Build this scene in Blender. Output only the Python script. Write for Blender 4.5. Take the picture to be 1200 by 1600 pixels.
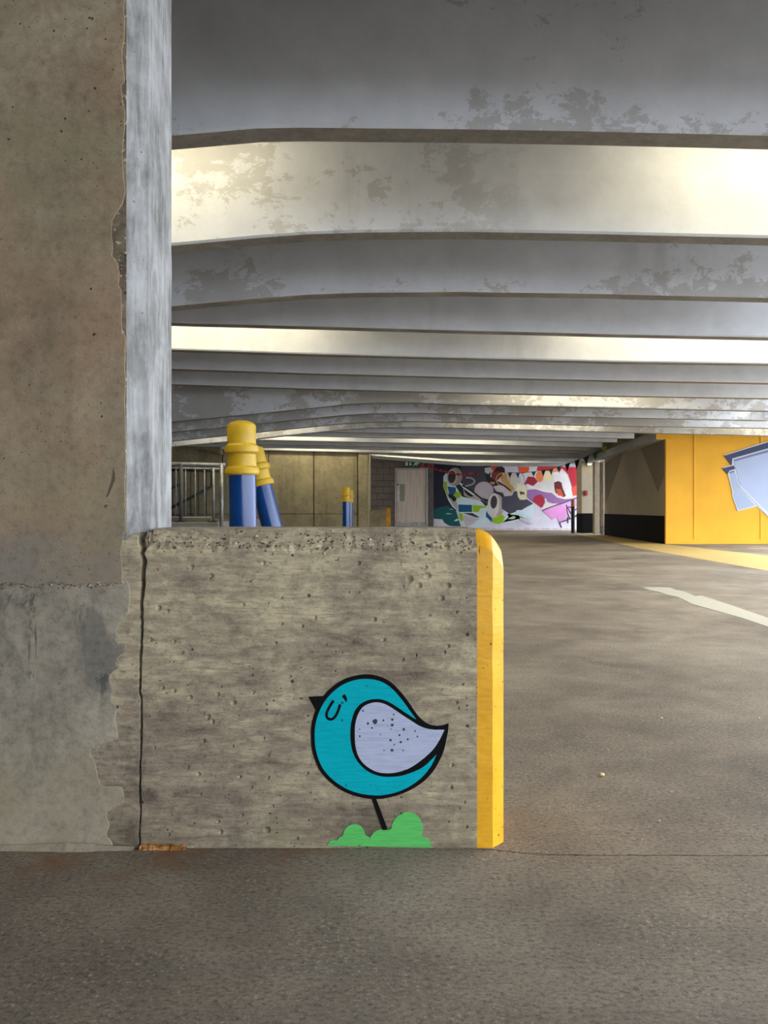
import bpy, bmesh, math, random
from mathutils import Vector, Matrix, noise
random.seed(7)
for o in list(bpy.data.objects):
    bpy.data.objects.remove(o)
scene = bpy.context.scene
C = scene.collection

# ------------------------------------------------------------------ camera
CAM_H = 0.65
F = 1200.0                       # focal length in pixels of the 1200x1600 frame
cam = bpy.data.cameras.new('camera')
cam.sensor_fit = 'VERTICAL'; cam.sensor_height = 32.0; cam.lens = 24.0
cam.clip_start = 0.02; cam.clip_end = 300
cam_o = bpy.data.objects.new('camera', cam); C.objects.link(cam_o)
cam_o.location = (0, 0, CAM_H); cam_o.rotation_euler = (math.pi/2, 0, 0)
scene.camera = cam_o

# ------------------------------------------------------------------ daylight: overcast sky through the open sides
w = bpy.data.worlds.new('sky'); scene.world = w; w.use_nodes = True
wb = w.node_tree.nodes['Background']
wb.inputs[0].default_value = (0.88, 0.94, 1.0, 1); wb.inputs[1].default_value = 7.0
LAMP = 33.0                      # emission of the luminaires
vs = scene.view_settings
vs.view_transform = 'Standard'; vs.look = 'None'; vs.exposure = 0.0; vs.gamma = 1.0; vs.use_curve_mapping = False

def px(x, y, d):                 # measured photo point at distance d -> metres
    return Vector(((x-600)*d/F, d, CAM_H-(y-800)*d/F))
def ground(x, y):                # measured photo point on the floor
    d = CAM_H*F/(y-800)
    return ((x-600)*d/F, d)

# ------------------------------------------------------------------ material helpers
def lin(c):
    def f(v):
        v /= 255.0
        return v/12.92 if v <= 0.04045 else ((v+0.055)/1.055)**2.4
    return (f(c[0]), f(c[1]), f(c[2]), 1.0)

class Mat:
    def __init__(s, name, rough=0.85, spec=0.3):
        s.m = bpy.data.materials.new(name); s.m.use_nodes = True
        s.nt = s.m.node_tree; s.b = s.nt.nodes['Principled BSDF']
        s.b.inputs['Roughness'].default_value = rough
        s.b.inputs['Specular IOR Level'].default_value = spec
        s._tc = None; s._bump = None
    def node(s, t): return s.nt.nodes.new(t)
    def link(s, a, b): s.nt.links.new(a, b)
    def put(s, sock, v):
        if v is None: return
        if isinstance(v, bpy.types.NodeSocket): s.link(v, sock)
        elif isinstance(v, tuple) and len(v) == 3 and sock.type == 'RGBA': sock.default_value = lin(v)
        else: sock.default_value = v
    @property
    def co(s):
        if s._tc is None: s._tc = s.node('ShaderNodeTexCoord').outputs['Object']
        return s._tc
    def xyz(s):
        n = s.node('ShaderNodeSeparateXYZ'); s.link(s.co, n.inputs[0]); return n.outputs
    def map(s, scale=(1,1,1), loc=(0,0,0), rot=(0,0,0)):
        n = s.node('ShaderNodeMapping'); s.link(s.co, n.inputs[0])
        n.inputs['Scale'].default_value = scale; n.inputs['Location'].default_value = loc; n.inputs['Rotation'].default_value = rot
        return n.outputs[0]
    def noise(s, scale, detail=6, rough=0.6, vec=None, dist=0.0, color=False):
        n = s.node('ShaderNodeTexNoise'); s.put(n.inputs['Vector'], vec or s.co)
        n.inputs['Scale'].default_value = scale; n.inputs['Detail'].default_value = detail
        n.inputs['Roughness'].default_value = rough; n.inputs['Distortion'].default_value = dist
        return n.outputs['Color' if color else 'Fac']
    def voro(s, scale, vec=None, feature='F1'):
        n = s.node('ShaderNodeTexVoronoi'); n.feature = feature
        s.put(n.inputs['Vector'], vec or s.co); n.inputs['Scale'].default_value = scale
        return n
    def ramp(s, fac, stops, interp='LINEAR'):
        n = s.node('ShaderNodeValToRGB'); n.color_ramp.interpolation = interp
        s.put(n.inputs[0], fac); e = n.color_ramp.elements
        while len(e) < len(stops): e.new(0.5)
        for i, (p, c) in enumerate(stops):
            e[i].position = p
            e[i].color = (c, c, c, 1) if isinstance(c, (int, float)) else lin(c)
        return n.outputs[0]
    def mix(s, fac, a, b, blend='MIX'):
        n = s.node('ShaderNodeMix'); n.data_type = 'RGBA'; n.blend_type = blend
        s.put(n.inputs[0], fac); s.put(n.inputs[6], a); s.put(n.inputs[7], b)
        return n.outputs[2]
    def math(s, op, a, b=None, c=None, clamp=False):
        n = s.node('ShaderNodeMath'); n.operation = op; n.use_clamp = clamp
        s.put(n.inputs[0], a); s.put(n.inputs[1], b)
        if c is not None: s.put(n.inputs[2], c)
        return n.outputs[0]
    def rng(s, v, a, b, c=0.0, d=1.0):
        n = s.node('ShaderNodeMapRange'); n.clamp = True; n.interpolation_type = 'SMOOTHSTEP'
        s.put(n.inputs[0], v); s.put(n.inputs[1], a); s.put(n.inputs[2], b); s.put(n.inputs[3], c); s.put(n.inputs[4], d)
        return n.outputs[0]
    def color(s, v): s.put(s.b.inputs['Base Color'], v)
    def bump(s, h, strength=0.5, dist=0.003):
        n = s.node('ShaderNodeBump'); n.inputs['Strength'].default_value = strength; n.inputs['Distance'].default_value = dist
        s.put(n.inputs['Height'], h)
        if s._bump is not None: s.link(s._bump, n.inputs['Normal'])
        s._bump = n.outputs[0]
    def done(s):
        if s._bump is not None: s.link(s._bump, s.b.inputs['Normal'])
        return s.m
    def pits(s, scale, rmax=0.28, keep=0.72, seedloc=(0,0,0)):
        """1 inside scattered small air holes, 0 elsewhere"""
        v = s.voro(scale, s.map((1,1,1), seedloc))
        sep = s.node('ShaderNodeSeparateColor'); s.link(v.outputs['Color'], sep.inputs[0])
        r = s.rng(sep.outputs[0], keep, 1.0, 0.0, rmax)
        d = s.math('SUBTRACT', r, v.outputs['Distance'])
        return s.rng(d, 0.0, 0.05)

def spots(m, pts):
    """mask of individually placed air holes: (photo x, photo y, radius px) on the parapet plane"""
    out = None
    wob = m.noise(300, 2, 0.5)
    for a, b, r in pts:
        n = m.node('ShaderNodeVectorMath'); n.operation = 'DISTANCE'
        k = 1.486/F
        flat = m.node('ShaderNodeVectorMath'); flat.operation = 'MULTIPLY'; m.link(m.co, flat.inputs[0]); flat.inputs[1].default_value = (1, 0, 1)
        m.link(flat.outputs[0], n.inputs[0]); n.inputs[1].default_value = ((a-600)*k, 0, CAM_H-(b-800)*k)
        d = m.math('ADD', n.outputs['Value'], m.math('MULTIPLY', m.math('SUBTRACT', wob, 0.5), r*k*1.2))
        q = m.rng(d, r*k, r*k*0.8)
        out = q if out is None else m.math('MAXIMUM', out, q)
    return out

_plain = {}
def plain(name, col, rough=0.7, var=0.12, scale=6.0, spec=0.3, metal=0.0, bump=0.0):
    """a painted or coated surface with slight uneven tone"""
    key = (name, col)
    if key in _plain: return _plain[key]
    m = Mat(name, rough, spec)
    n = m.noise(scale, 5, 0.6)
    d = tuple(int(v*(1-var)) for v in col); l = tuple(min(255, int(v*(1+var*0.6))) for v in col)
    m.color(m.ramp(n, [(0.3, d), (0.7, l)]))
    m.b.inputs['Metallic'].default_value = metal
    if bump: m.bump(m.noise(scale*12, 4, 0.6), bump, 0.002)
    _plain[key] = m.done(); return _plain[key]

# --- concrete of the parapet, board-marked
def mat_parapet():
    m = Mat('board_marked_concrete', 0.9, 0.2)
    st = m.noise(1.0, 7, 0.72, m.map((9, 9, 60)), 0.6)
    st2 = m.noise(1.0, 5, 0.65, m.map((30, 30, 420), (3, 0, 7)), 0.2)
    bl = m.noise(3.6, 6, 0.6, None, 0.8)
    bl2 = m.noise(11.0, 9, 0.70, m.map((1, 1, 1.5), (4, 2, 1)), 0.6)
    z = m.xyz()[2]
    f = m.math('ADD', m.math('MULTIPLY', st, 0.34), m.math('MULTIPLY', bl2, 0.38))
    f = m.math('ADD', f, m.math('MULTIPLY', bl, 0.34))
    f = m.math('ADD', f, m.math('MULTIPLY', m.rng(z, 0.05, 0.55), 0.04))
    c = m.ramp(f, [(0.435, (106, 95, 83)), (0.505, (142, 129, 113)), (0.56, (164, 152, 130)), (0.64, (198, 185, 154))])
    c = m.mix(m.math('MULTIPLY', m.ramp(st2, [(0.54, 0.0), (0.66, 0.6)]), m.ramp(bl2, [(0.42, 0.15), (0.58, 1.0)])), c, (104, 95, 84))
    c = m.mix(m.ramp(m.noise(170, 5, 0.75), [(0.57, 0.0), (0.70, 0.55)]), c, (92, 84, 75))
    c = m.mix(m.ramp(m.noise(210, 4, 0.7, m.map((1,1,1), (9,1,2))), [(0.60, 0.0), (0.72, 0.55)]), c, (204, 193, 168))
    c = m.mix(1.0, c, m.ramp(m.noise(75, 6, 0.75, m.map((1, 1, 1.6))), [(0.32, 0.62), (0.5, 0.97), (0.66, 1.0)]), 'MULTIPLY')
    # greenish grime low down
    low = m.math('MULTIPLY', m.rng(z, 0.12, 0.0), m.ramp(m.noise(7, 6, 0.65), [(0.42, 0.0), (0.62, 0.6)]))
    c = m.mix(low, c, (100, 95, 74))
    p = m.pits(62, 0.24, 0.93); p2 = m.math('MULTIPLY', m.pits(150, 0.34, 0.80, (5, 1, 2)), m.ramp(m.noise(8, 3, 0.5), [(0.48, 0.0), (0.58, 1.0)]))
    pm = m.math('MAXIMUM', p, p2)
    c = m.mix(m.math('MULTIPLY', pm, 0.8), c, (40, 37, 33))
    m.color(c)
    m.bump(st2, 0.25, 0.0012); m.bump(m.noise(170, 6, 0.7), 0.45, 0.0022); m.bump(bl2, 0.35, 0.004)
    m.bump(m.math('SUBTRACT', 1.0, pm), 0.8, 0.003)
    return m.done()

# --- render coats on the pillar
def mat_pillar_face():
    m = Mat('stained_render', 0.92, 0.2)
    o = m.xyz(); z = o[2]
    bl = m.noise(3.0, 7, 0.6, None, 0.5); fine = m.noise(26, 8, 0.7)
    f = m.math('ADD', m.math('MULTIPLY', bl, 0.55), m.math('MULTIPLY', fine, 0.45))
    tan = m.ramp(f, [(0.36, (120, 106, 88)), (0.48, (146, 130, 109)), (0.56, (160, 146, 124)), (0.68, (176, 164, 142))])
    hue = m.noise(2.2, 5, 0.6, m.map((1,1,1), (3,5,1)), 0.6)
    tan = m.mix(m.ramp(hue, [(0.46, 0.0), (0.62, 0.6)]), tan, (148, 140, 114))
    tan = m.mix(m.ramp(m.noise(2.7, 5, 0.6, m.map((1,1,1), (8,1,6)), 0.6), [(0.5, 0.0), (0.68, 0.55)]), tan, (170, 142, 118))
    streaks = m.noise(1.0, 6, 0.6, m.map((16, 16, 1.6)), 0.4)
    tan = m.mix(m.ramp(streaks, [(0.52, 0.0), (0.7, 0.35)]), tan, (118, 110, 92))
    c = m.mix(m.math('MULTIPLY', m.rng(z, 0.66, 0.54), m.ramp(m.noise(8, 7, 0.7), [(0.36, 0.1), (0.56, 0.9)])), tan, (136, 130, 120))
    c = m.mix(m.ramp(m.noise(120, 4, 0.7), [(0.58, 0.0), (0.72, 0.5)]), c, (96, 85, 72))
    c = m.mix(1.0, c, m.ramp(m.noise(60, 7, 0.78), [(0.32, 0.66), (0.5, 0.97), (0.66, 1.0)]), 'MULTIPLY')
    p = m.math('MAXIMUM', m.pits(30, 0.12, 0.88, (2,0,3)), m.math('MULTIPLY', m.pits(130, 0.3, 0.80), m.ramp(m.noise(5, 3, 0.5), [(0.5, 0.0), (0.62, 1.0)])))
    p = m.math('MAXIMUM', p, spots(m, [(141,30,2.4),(145,31,2.4),(149,140,2.3),(103,187,2),(15,219,2.3),(97,207,2.2),(85,50,1.8),(166,63,1.8),(137,46,1.8),(148,523,2.5),(143,452,2),(21,169,1.6),(33,39,1.6),(69,100,1.4),(128,250,1.6),(160,651,1.8)]))
    c = m.mix(m.math('MULTIPLY', p, 0.85), c, (44, 38, 32))
    m.color(c)
    m.bump(fine, 0.4, 0.003); m.bump(m.noise(140, 5, 0.7), 0.5, 0.002); m.bump(m.math('SUBTRACT', 1.0, p), 0.7, 0.003)
    return m.done()

def mat_skim():
    m = Mat('grey_skim_coat', 0.85, 0.25)
    z = m.xyz()[2]
    bl = m.noise(4.0, 7, 0.62, None, 0.6); fine = m.noise(30, 8, 0.7)
    f = m.math('ADD', m.math('MULTIPLY', bl, 0.6), m.math('MULTIPLY', fine, 0.4))
    c = m.ramp(f, [(0.36, (122, 115, 104)), (0.48, (148, 140, 126)), (0.58, (166, 157, 142)), (0.7, (184, 175, 159))])
    # tan band at the top and near the floor, blue-grey trowelled patches between
    c = m.mix(m.math('MULTIPLY', m.rng(z, 0.30, 0.05), m.ramp(m.noise(5, 6, 0.6, m.map((1,1,1),(2,2,2))), [(0.35, 0.25), (0.6, 0.9)])), c, (160, 147, 122))
    band = m.math('MULTIPLY', m.rng(z, 0.24, 0.34), m.rng(z, 0.56, 0.47))
    tr = m.noise(1.0, 8, 0.72, m.map((9, 9, 5), (1.5, 0, 0.3)), 0.5)
    c = m.mix(m.math('MULTIPLY', band, m.ramp(tr, [(0.47, 0.0), (0.60, 0.6)])), c, (98, 97, 94))
    c = m.mix(m.math('MULTIPLY', band, m.ramp(m.noise(1.0, 8, 0.75, m.map((14, 14, 7), (4, 0, 2)), 0.6), [(0.56, 0.0), (0.63, 0.85)])), c, (72, 73, 73))
    c = m.mix(m.ramp(m.noise(130, 4, 0.7), [(0.6, 0.0), (0.72, 0.4)]), c, (100, 95, 86))
    c = m.mix(1.0, c, m.ramp(m.noise(60, 7, 0.78), [(0.32, 0.72), (0.5, 0.97), (0.66, 1.0)]), 'MULTIPLY')
    m.color(c)
    m.bump(fine, 0.4, 0.003); m.bump(m.noise(120, 5, 0.7), 0.3, 0.002)
    return m.done()

def mat_dark_core():
    m = Mat('bare_core_concrete', 0.95, 0.2)
    f = m.noise(14, 8, 0.72)
    c = m.ramp(f, [(0.34, (84, 74, 64)), (0.5, (126, 114, 97)), (0.66, (156, 145, 124))])
    v = m.voro(170); sep = m.node('ShaderNodeSeparateColor'); m.link(v.outputs['Color'], sep.inputs[0])
    c = m.mix(m.math('MULTIPLY', m.rng(sep.outputs[1], 0.9, 0.93), 0.8), c, (196, 186, 168))
    p = m.pits(90, 0.3, 0.76)
    c = m.mix(m.math('MULTIPLY', p, 0.7), c, (46, 40, 34))
    m.color(c); m.bump(f, 0.6, 0.004); m.bump(m.noise(160, 5, 0.75), 0.6, 0.002)
    m.bump(m.math('SUBTRACT', 1.0, p), 0.7, 0.003)
    return m.done()

def mat_whitewash():
    m = Mat('worn_whitewash', 0.8, 0.3)
    st = m.noise(1.0, 8, 0.68, m.map((55, 55, 7)), 0.5); bl = m.noise(9, 8, 0.65)
    f = m.math('ADD', m.math('MULTIPLY', st, 0.5), m.math('MULTIPLY', bl, 0.5))
    c = m.ramp(f, [(0.38, (104, 104, 104)), (0.48, (138, 139, 140)), (0.56, (160, 161, 164)), (0.68, (180, 181, 184))])
    c = m.mix(m.ramp(m.noise(6, 9, 0.7, m.map((1,1,0.6),(1,7,3))), [(0.54, 0.0), (0.60, 0.6)]), c, (112, 111, 109))
    p = m.pits(80, 0.24, 0.84)
    c = m.mix(m.math('MULTIPLY', p, 0.6), c, (70, 68, 64))
    m.color(c); m.bump(st, 0.4, 0.002); m.bump(m.noise(150, 5, 0.7), 0.4, 0.002)
    return m.done()

def mat_yellow_paint():
    m = Mat('yellow_edge_paint', 0.45, 0.45)
    n = m.noise(11, 7, 0.65)
    c = m.ramp(n, [(0.3, (214, 152, 12)), (0.6, (232, 172, 24)), (0.8, (238, 190, 60))])
    chip = m.math('MAXIMUM', m.pits(58, 0.24, 0.82), m.pits(120, 0.26, 0.84, (3,2,1)))
    z = m.xyz()[2]
    wear = m.math('MULTIPLY', m.ramp(m.noise(70, 6, 0.75), [(0.60, 0.0), (0.64, 1.0)]), m.rng(z, 0.46, 0.60))
    c = m.mix(m.math('MULTIPLY', wear, 0.75), c, (206, 188, 140))
    c = m.mix(m.math('MULTIPLY', chip, 0.85), c, (66, 48, 22))
    m.color(c); m.bump(m.noise(90, 5, 0.65), 0.3, 0.002); m.bump(m.math('SUBTRACT', 1.0, chip), 0.7, 0.002)
    return m.done()

def mat_wall_paint(name, col, pit=0.8, extra=()):
    """thin paint on the parapet; the wall's grain and holes show through"""
    m = Mat(name, 0.8, 0.12)
    st2 = m.noise(1.0, 5, 0.65, m.map((30, 30, 420), (3, 0, 7)), 0.2)
    d = tuple(int(v*0.90) for v in col)
    c = m.mix(m.ramp(st2, [(0.42, 0.0), (0.68, 1.0)]), col, d)
    p = m.math('MAXIMUM', m.pits(62, 0.28, 0.86), m.math('MULTIPLY', m.pits(150, 0.36, 0.78, (5, 1, 2)), m.ramp(m.noise(14, 3, 0.5), [(0.5, 0.0), (0.6, 1.0)])))
    if extra: p = m.math('MAXIMUM', p, spots(m, extra))
    c = m.mix(m.math('MULTIPLY', p, pit), c, (18, 18, 20))
    m.color(c); m.bump(st2, 0.25, 0.001); m.bump(m.noise(170, 6, 0.7), 0.25, 0.0016); m.bump(m.math('SUBTRACT', 1.0, p), 0.7, 0.002)
    return m.done()

def mat_floor():
    m = Mat('worn_deck', 0.82, 0.3)
    bl = m.noise(0.9, 7, 0.62, None, 0.5); bl2 = m.noise(5.0, 8, 0.65); gr = m.noise(130, 8, 0.78)
    f = m.math('ADD', m.math('MULTIPLY', bl, 0.45), m.math('MULTIPLY', bl2, 0.33))
    f = m.math('ADD', f, m.math('MULTIPLY', gr, 0.22))
    c = m.ramp(f, [(0.40, (108, 96, 82)), (0.49, (140, 127, 110)), (0.56, (160, 147, 129)), (0.66, (182, 169, 150))])
    st = m.noise(1.0, 5, 0.6, m.map((1.3, 14, 1)), 0.6)
    c = m.mix(m.ramp(st, [(0.54, 0.0), (0.7, 0.4)]), c, (122, 112, 101))
    c = m.mix(m.ramp(m.noise(240, 4, 0.7), [(0.60, 0.0), (0.70, 0.6)]), c, (206, 198, 184))
    c = m.mix(m.ramp(m.noise(190, 4, 0.7, m.map((1,1,1),(4,4,4))), [(0.58, 0.0), (0.70, 0.6)]), c, (98, 89, 80))
    oil = m.ramp(m.noise(0.55, 5, 0.6, m.map((1,1,1),(2.2, 0.4, 0)), 0.8), [(0.56, 0.0), (0.68, 0.6)])
    c = m.mix(oil, c, (112, 102, 93))
    c = m.mix(1.0, c, m.ramp(m.noise(115, 5, 0.72, m.map((0.8, 1.25, 1))), [(0.35, 0.42), (0.50, 0.92), (0.62, 1.0)]), 'MULTIPLY')
    c = m.mix(m.math('MULTIPLY', m.ramp(m.noise(120, 5, 0.75, m.map((1,1,1),(7,3,1))), [(0.55, 0.0), (0.68, 0.7)]), m.ramp(m.noise(6, 4, 0.6), [(0.42, 0.15), (0.6, 1.0)])), c, (210, 200, 182))
    # rust bleeding from the foot of the wall
    o = m.xyz()
    near = m.math('MULTIPLY', m.rng(o[1], 1.28, 1.47), m.math('MULTIPLY', m.rng(o[0], 0.0, -0.25), m.ramp(m.noise(9, 6, 0.7), [(0.46, 0.0), (0.64, 0.75)])))
    near = m.math('MULTIPLY', near, m.rng(o[1], 1.50, 1.49))
    c = m.mix(near, c, (132, 88, 50))
    m.color(c)
    m.put(m.b.inputs['Roughness'], m.ramp(bl2, [(0.3, 0.62), (0.7, 0.85)]))
    m.bump(gr, 0.8, 0.006); m.bump(m.noise(60, 6, 0.7, m.map((0.5, 1.3, 1))), 0.5, 0.005); m.bump(bl2, 0.2, 0.01)
    return m.done()

def mat_beam(name, worn, th=0.6, amt=0.6, sc=5.5, cut=(-99, 99), edge=0.0):
    m = Mat(name, 0.75, 0.25)
    n = m.noise(4, 7, 0.65)
    c = m.ramp(n, [(0.3, (182, 186, 194)), (0.7, (199, 203, 211))])
    if worn:
        big = m.noise(0.9, 3, 0.5, m.map((1,1,1),(3.1,0.6,0)))
        pt = m.noise(sc, 10, 0.78, m.map((1.0, 1, 1.5)), 0.25)
        mask = m.ramp(m.math('ADD', pt, m.math('ADD', m.math('MULTIPLY', m.rng(m.xyz()[2], 2.34, 2.14), edge), m.math('MULTIPLY', m.math('SUBTRACT', big, 0.5), 0.9))), [(th-0.015, 0.0), (th, 1.0)])
        mask = m.math('MULTIPLY', mask, m.rng(m.xyz()[0], cut[1]+0.5, cut[1]-0.3))
        c = m.mix(m.math('MULTIPLY', mask, amt), c, (140, 136, 128))
    c = m.mix(m.ramp(m.noise(1.0, 5, 0.6, m.map((3.0, 3, 0.25))), [(0.6, 0.0), (0.72, 0.25)]), c, (138, 137, 135))
    m.color(c); m.bump(n, 0.25, 0.01); m.bump(m.noise(60, 5, 0.6), 0.2, 0.003)
    return m.done()

def mat_concrete(name, light, dark, scale=2.0, streak=0.3):
    m = Mat(name, 0.9, 0.2)
    f = m.math('ADD', m.math('MULTIPLY', m.noise(scale, 7, 0.62), 0.6), m.math('MULTIPLY', m.noise(scale*9, 7, 0.7), 0.4))
    c = m.ramp(f, [(0.36, dark), (0.64, light)])
    c = m.mix(m.ramp(m.noise(1.0, 5, 0.6, m.map((scale*3, scale*3, scale*0.3))), [(0.52, 0.0), (0.7, streak)]), c, tuple(int(v*0.6) for v in light))
    m.color(c); m.bump(m.noise(scale*10, 6, 0.7), 0.3, 0.006)
    return m.done()

def mat_bollard(name, col, rough):
    m = Mat(name, rough, 0.5)
    n = m.noise(7, 6, 0.6)
    c = m.ramp(n, [(0.3, tuple(int(v*0.86) for v in col)), (0.7, col)])
    sc = m.ramp(m.noise(1.0, 6, 0.7, m.map((40, 40, 6))), [(0.66, 0.0), (0.72, 0.5)])
    c = m.mix(sc, c, tuple(int(v*0.55) for v in col))
    m.color(c); m.bump(m.noise(1.0, 4, 0.6, m.map((30, 30, 9))), 0.25, 0.003)
    return m.done()

def mat_aggregate():
    m = Mat('exposed_stones', 0.6, 0.4)
    g = m.node('ShaderNodeNewGeometry')
    m.color(m.ramp(g.outputs['Random Per Island'], [(0.0, (84, 76, 68)), (0.42, (118, 106, 90)), (0.68, (158, 146, 126)), (0.90, (200, 190, 170)), (0.97, (160, 100, 50))], 'CONSTANT'))
    return m.done()

def emit(name, col, strength):
    m = Mat(name); m.color(col)
    m.b.inputs['Emission Color'].default_value = lin(col); m.b.inputs['Emission Strength'].default_value = strength
    return m.done()

M = dict(parapet=mat_parapet(), face=mat_pillar_face(), skim=mat_skim(), core=mat_dark_core(), wash=mat_whitewash(),
         yellow=mat_yellow_paint(), floor=mat_floor(), beam_worn=mat_beam('peeling_white_beam_paint', True, 0.545, 0.42, 7.5, (0, 0.5)), beam_edge=mat_beam('slightly_peeling_beam_paint', True, 0.68, 0.5, 6.0, (-99, 99), 0.13), beam_mottle=mat_beam('mottled_beam_paint', True, 0.49, 0.62, 4.5), beam=mat_beam('white_beam_paint', False),
         soffit=mat_concrete('bare_beam_soffit', (150, 147, 142), (112, 109, 105), 3.0, 0.2), slab=mat_concrete('grey_soffit', (150, 149, 146), (122, 120, 116), 1.5), panel=mat_concrete('yellowed_concrete', (166, 156, 126), (120, 112, 92), 1.1, 0.5),
         block=mat_concrete('grey_block', (128, 116, 108), (100, 90, 84), 1.6, 0.1), mortar=mat_concrete('mortar', (92, 84, 78), (70, 64, 60), 4, 0.0),
         blue=mat_bollard('blue_enamel', (8, 62, 134), 0.22), capyel=mat_bollard('yellow_enamel', (208, 170, 30), 0.45),
         stones=mat_aggregate(), steel=plain('galvanised_steel', (150, 152, 154), 0.45, 0.2, 9, 0.5, 0.6), darksteel=plain('dark_steel', (52, 52, 54), 0.5, 0.2, 9))

# ------------------------------------------------------------------ object helpers
def tag(o, label=None, cat=None, group=None, kind=None):
    if label: o['label'] = label
    if cat: o['category'] = cat
    if group: o['group'] = group
    if kind: o['kind'] = kind
    return o
def link(name, me, mat=None, parent=None, smooth=False):
    o = bpy.data.objects.new(name, me); C.objects.link(o)
    if mat: me.materials.append(mat)
    if smooth:
        for p in me.polygons: p.use_smooth = True
    if parent:
        o.parent = parent
        o.matrix_parent_inverse = Matrix.Translation(parent.location).inverted() if parent.rotation_euler.to_matrix().is_identity else parent_mat(parent).inverted()
    return o
def parent_mat(p): return Matrix.LocRotScale(p.location, p.rotation_euler, p.scale)
def empty(name, loc=(0,0,0)):
    o = bpy.data.objects.new(name, None); C.objects.link(o); o.location = loc; o.empty_display_size = 0.1
    return o
def mesh(name, verts, faces, mat=None, parent=None, smooth=False):
    me = bpy.data.meshes.new(name); me.from_pydata([tuple(v) for v in verts], [], faces); me.update()
    return link(name, me, mat, parent, smooth)
def from_bm(name, bm, mat=None, parent=None, smooth=False):
    me = bpy.data.meshes.new(name); bmesh.ops.recalc_face_normals(bm, faces=bm.faces); bm.to_mesh(me); bm.free()
    return link(name, me, mat, parent, smooth)
def box_bm(x0, x1, y0, y1, z0, z1, bevel=0.0, seg=1):
    bm = bmesh.new(); bmesh.ops.create_cube(bm, size=1)
    for v in bm.verts:
        v.co = Vector((x0 if v.co.x < 0 else x1, y0 if v.co.y < 0 else y1, z0 if v.co.z < 0 else z1))
    if bevel: bmesh.ops.bevel(bm, geom=bm.edges[:], offset=bevel, segments=seg, affect='EDGES', profile=0.5)
    return bm
def box(name, x0, x1, y0, y1, z0, z1, mat, parent=None, bevel=0.0, seg=1):
    return from_bm(name, box_bm(x0, x1, y0, y1, z0, z1, bevel, seg), mat, parent)
def prism(name, pts, y0, y1, mat, parent=None, bevel=0.0):
    """outline of (x, z) points standing upright, thick from y0 (towards camera) to y1"""
    bm = bmesh.new()
    a = [bm.verts.new((p[0], y0, p[1])) for p in pts]; b = [bm.verts.new((p[0], y1, p[1])) for p in pts]
    n = len(pts); f = bm.faces.new(a); bm.faces.new(list(reversed(b)))
    for i in range(n): bm.faces.new((a[i], b[i], b[(i+1) % n], a[(i+1) % n]))
    bm.normal_update()
    if bevel:
        bmesh.ops.bevel(bm, geom=list(f.edges), offset=bevel, segments=2, affect='EDGES', profile=0.5)
    bm.normal_update()
    bmesh.ops.triangulate(bm, faces=[q for q in bm.faces if len(q.verts) > 4], ngon_method='EAR_CLIP')
    return from_bm(name, bm, mat, parent)
def slab_poly(name, pts, z0, z1, mat, parent=None):
    bm = bmesh.new()
    a = [bm.verts.new((p[0], p[1], z1)) for p in pts]; b = [bm.verts.new((p[0], p[1], z0)) for p in pts]
    n = len(pts); bm.faces.new(a); bm.faces.new(list(reversed(b)))
    for i in range(n): bm.faces.new((a[i], b[i], b[(i+1) % n], a[(i+1) % n]))
    bm.normal_update()
    bmesh.ops.triangulate(bm, faces=[q for q in bm.faces if len(q.verts) > 4], ngon_method='EAR_CLIP')
    return from_bm(name, bm, mat, parent)
def smooth_loop(pts, n=5, closed=True):
    out = []; k = len(pts)
    for i in range(k if closed else k-1):
        g = (lambda j: pts[j % k]) if closed else (lambda j: pts[max(0, min(k-1, j))])
        p0, p1, p2, p3 = g(i-1), g(i), g(i+1), g(i+2)
        for t in range(n):
            t /= n
            out.append(tuple(0.5*((2*p1[a])+(-p0[a]+p2[a])*t+(2*p0[a]-5*p1[a]+4*p2[a]-p3[a])*t*t+(-p0[a]+3*p1[a]-3*p2[a]+p3[a])*t**3) for a in (0, 1)))
    if not closed: out.append(tuple(pts[-1]))
    return out
def stroke(pts, wd, taper=False):
    """closed outline of a brush stroke along pts"""
    L, R = [], []
    for i, p in enumerate(pts):
        a = pts[max(0, i-1)]; b = pts[min(len(pts)-1, i+1)]
        dx, dy = b[0]-a[0], b[1]-a[1]; l = math.hypot(dx, dy) or 1
        h = wd/2*((1-0.75*i/(len(pts)-1)) if taper else 1)
        L.append((p[0]-dy/l*h, p[1]+dx/l*h)); R.append((p[0]+dy/l*h, p[1]-dx/l*h))
    return L + R[::-1]
def strip_prism(name, ring, y0, y1, mat, parent=None):
    """ring = stroke() outline: left side then right side reversed; thick strip of quads"""
    n = len(ring)//2; L = ring[:n]; Rr = ring[n:][::-1]
    v, f = [], []
    for a, b in zip(L, Rr): v += [(a[0], y0, a[1]), (b[0], y0, b[1]), (b[0], y1, b[1]), (a[0], y1, a[1])]
    for i in range(n-1):
        for j in range(4):
            p, q = i*4+j, i*4+(j+1) % 4
            f.append((p, q, q+4, p+4))
    f.append((0, 3, 2, 1)); k = (n-1)*4; f.append((k, k+1, k+2, k+3))
    bm = bmesh.new(); me = bpy.data.meshes.new('t'); me.from_pydata(v, [], f); bm.from_mesh(me); bpy.data.meshes.remove(me)
    return from_bm(name, bm, mat, parent)
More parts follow.
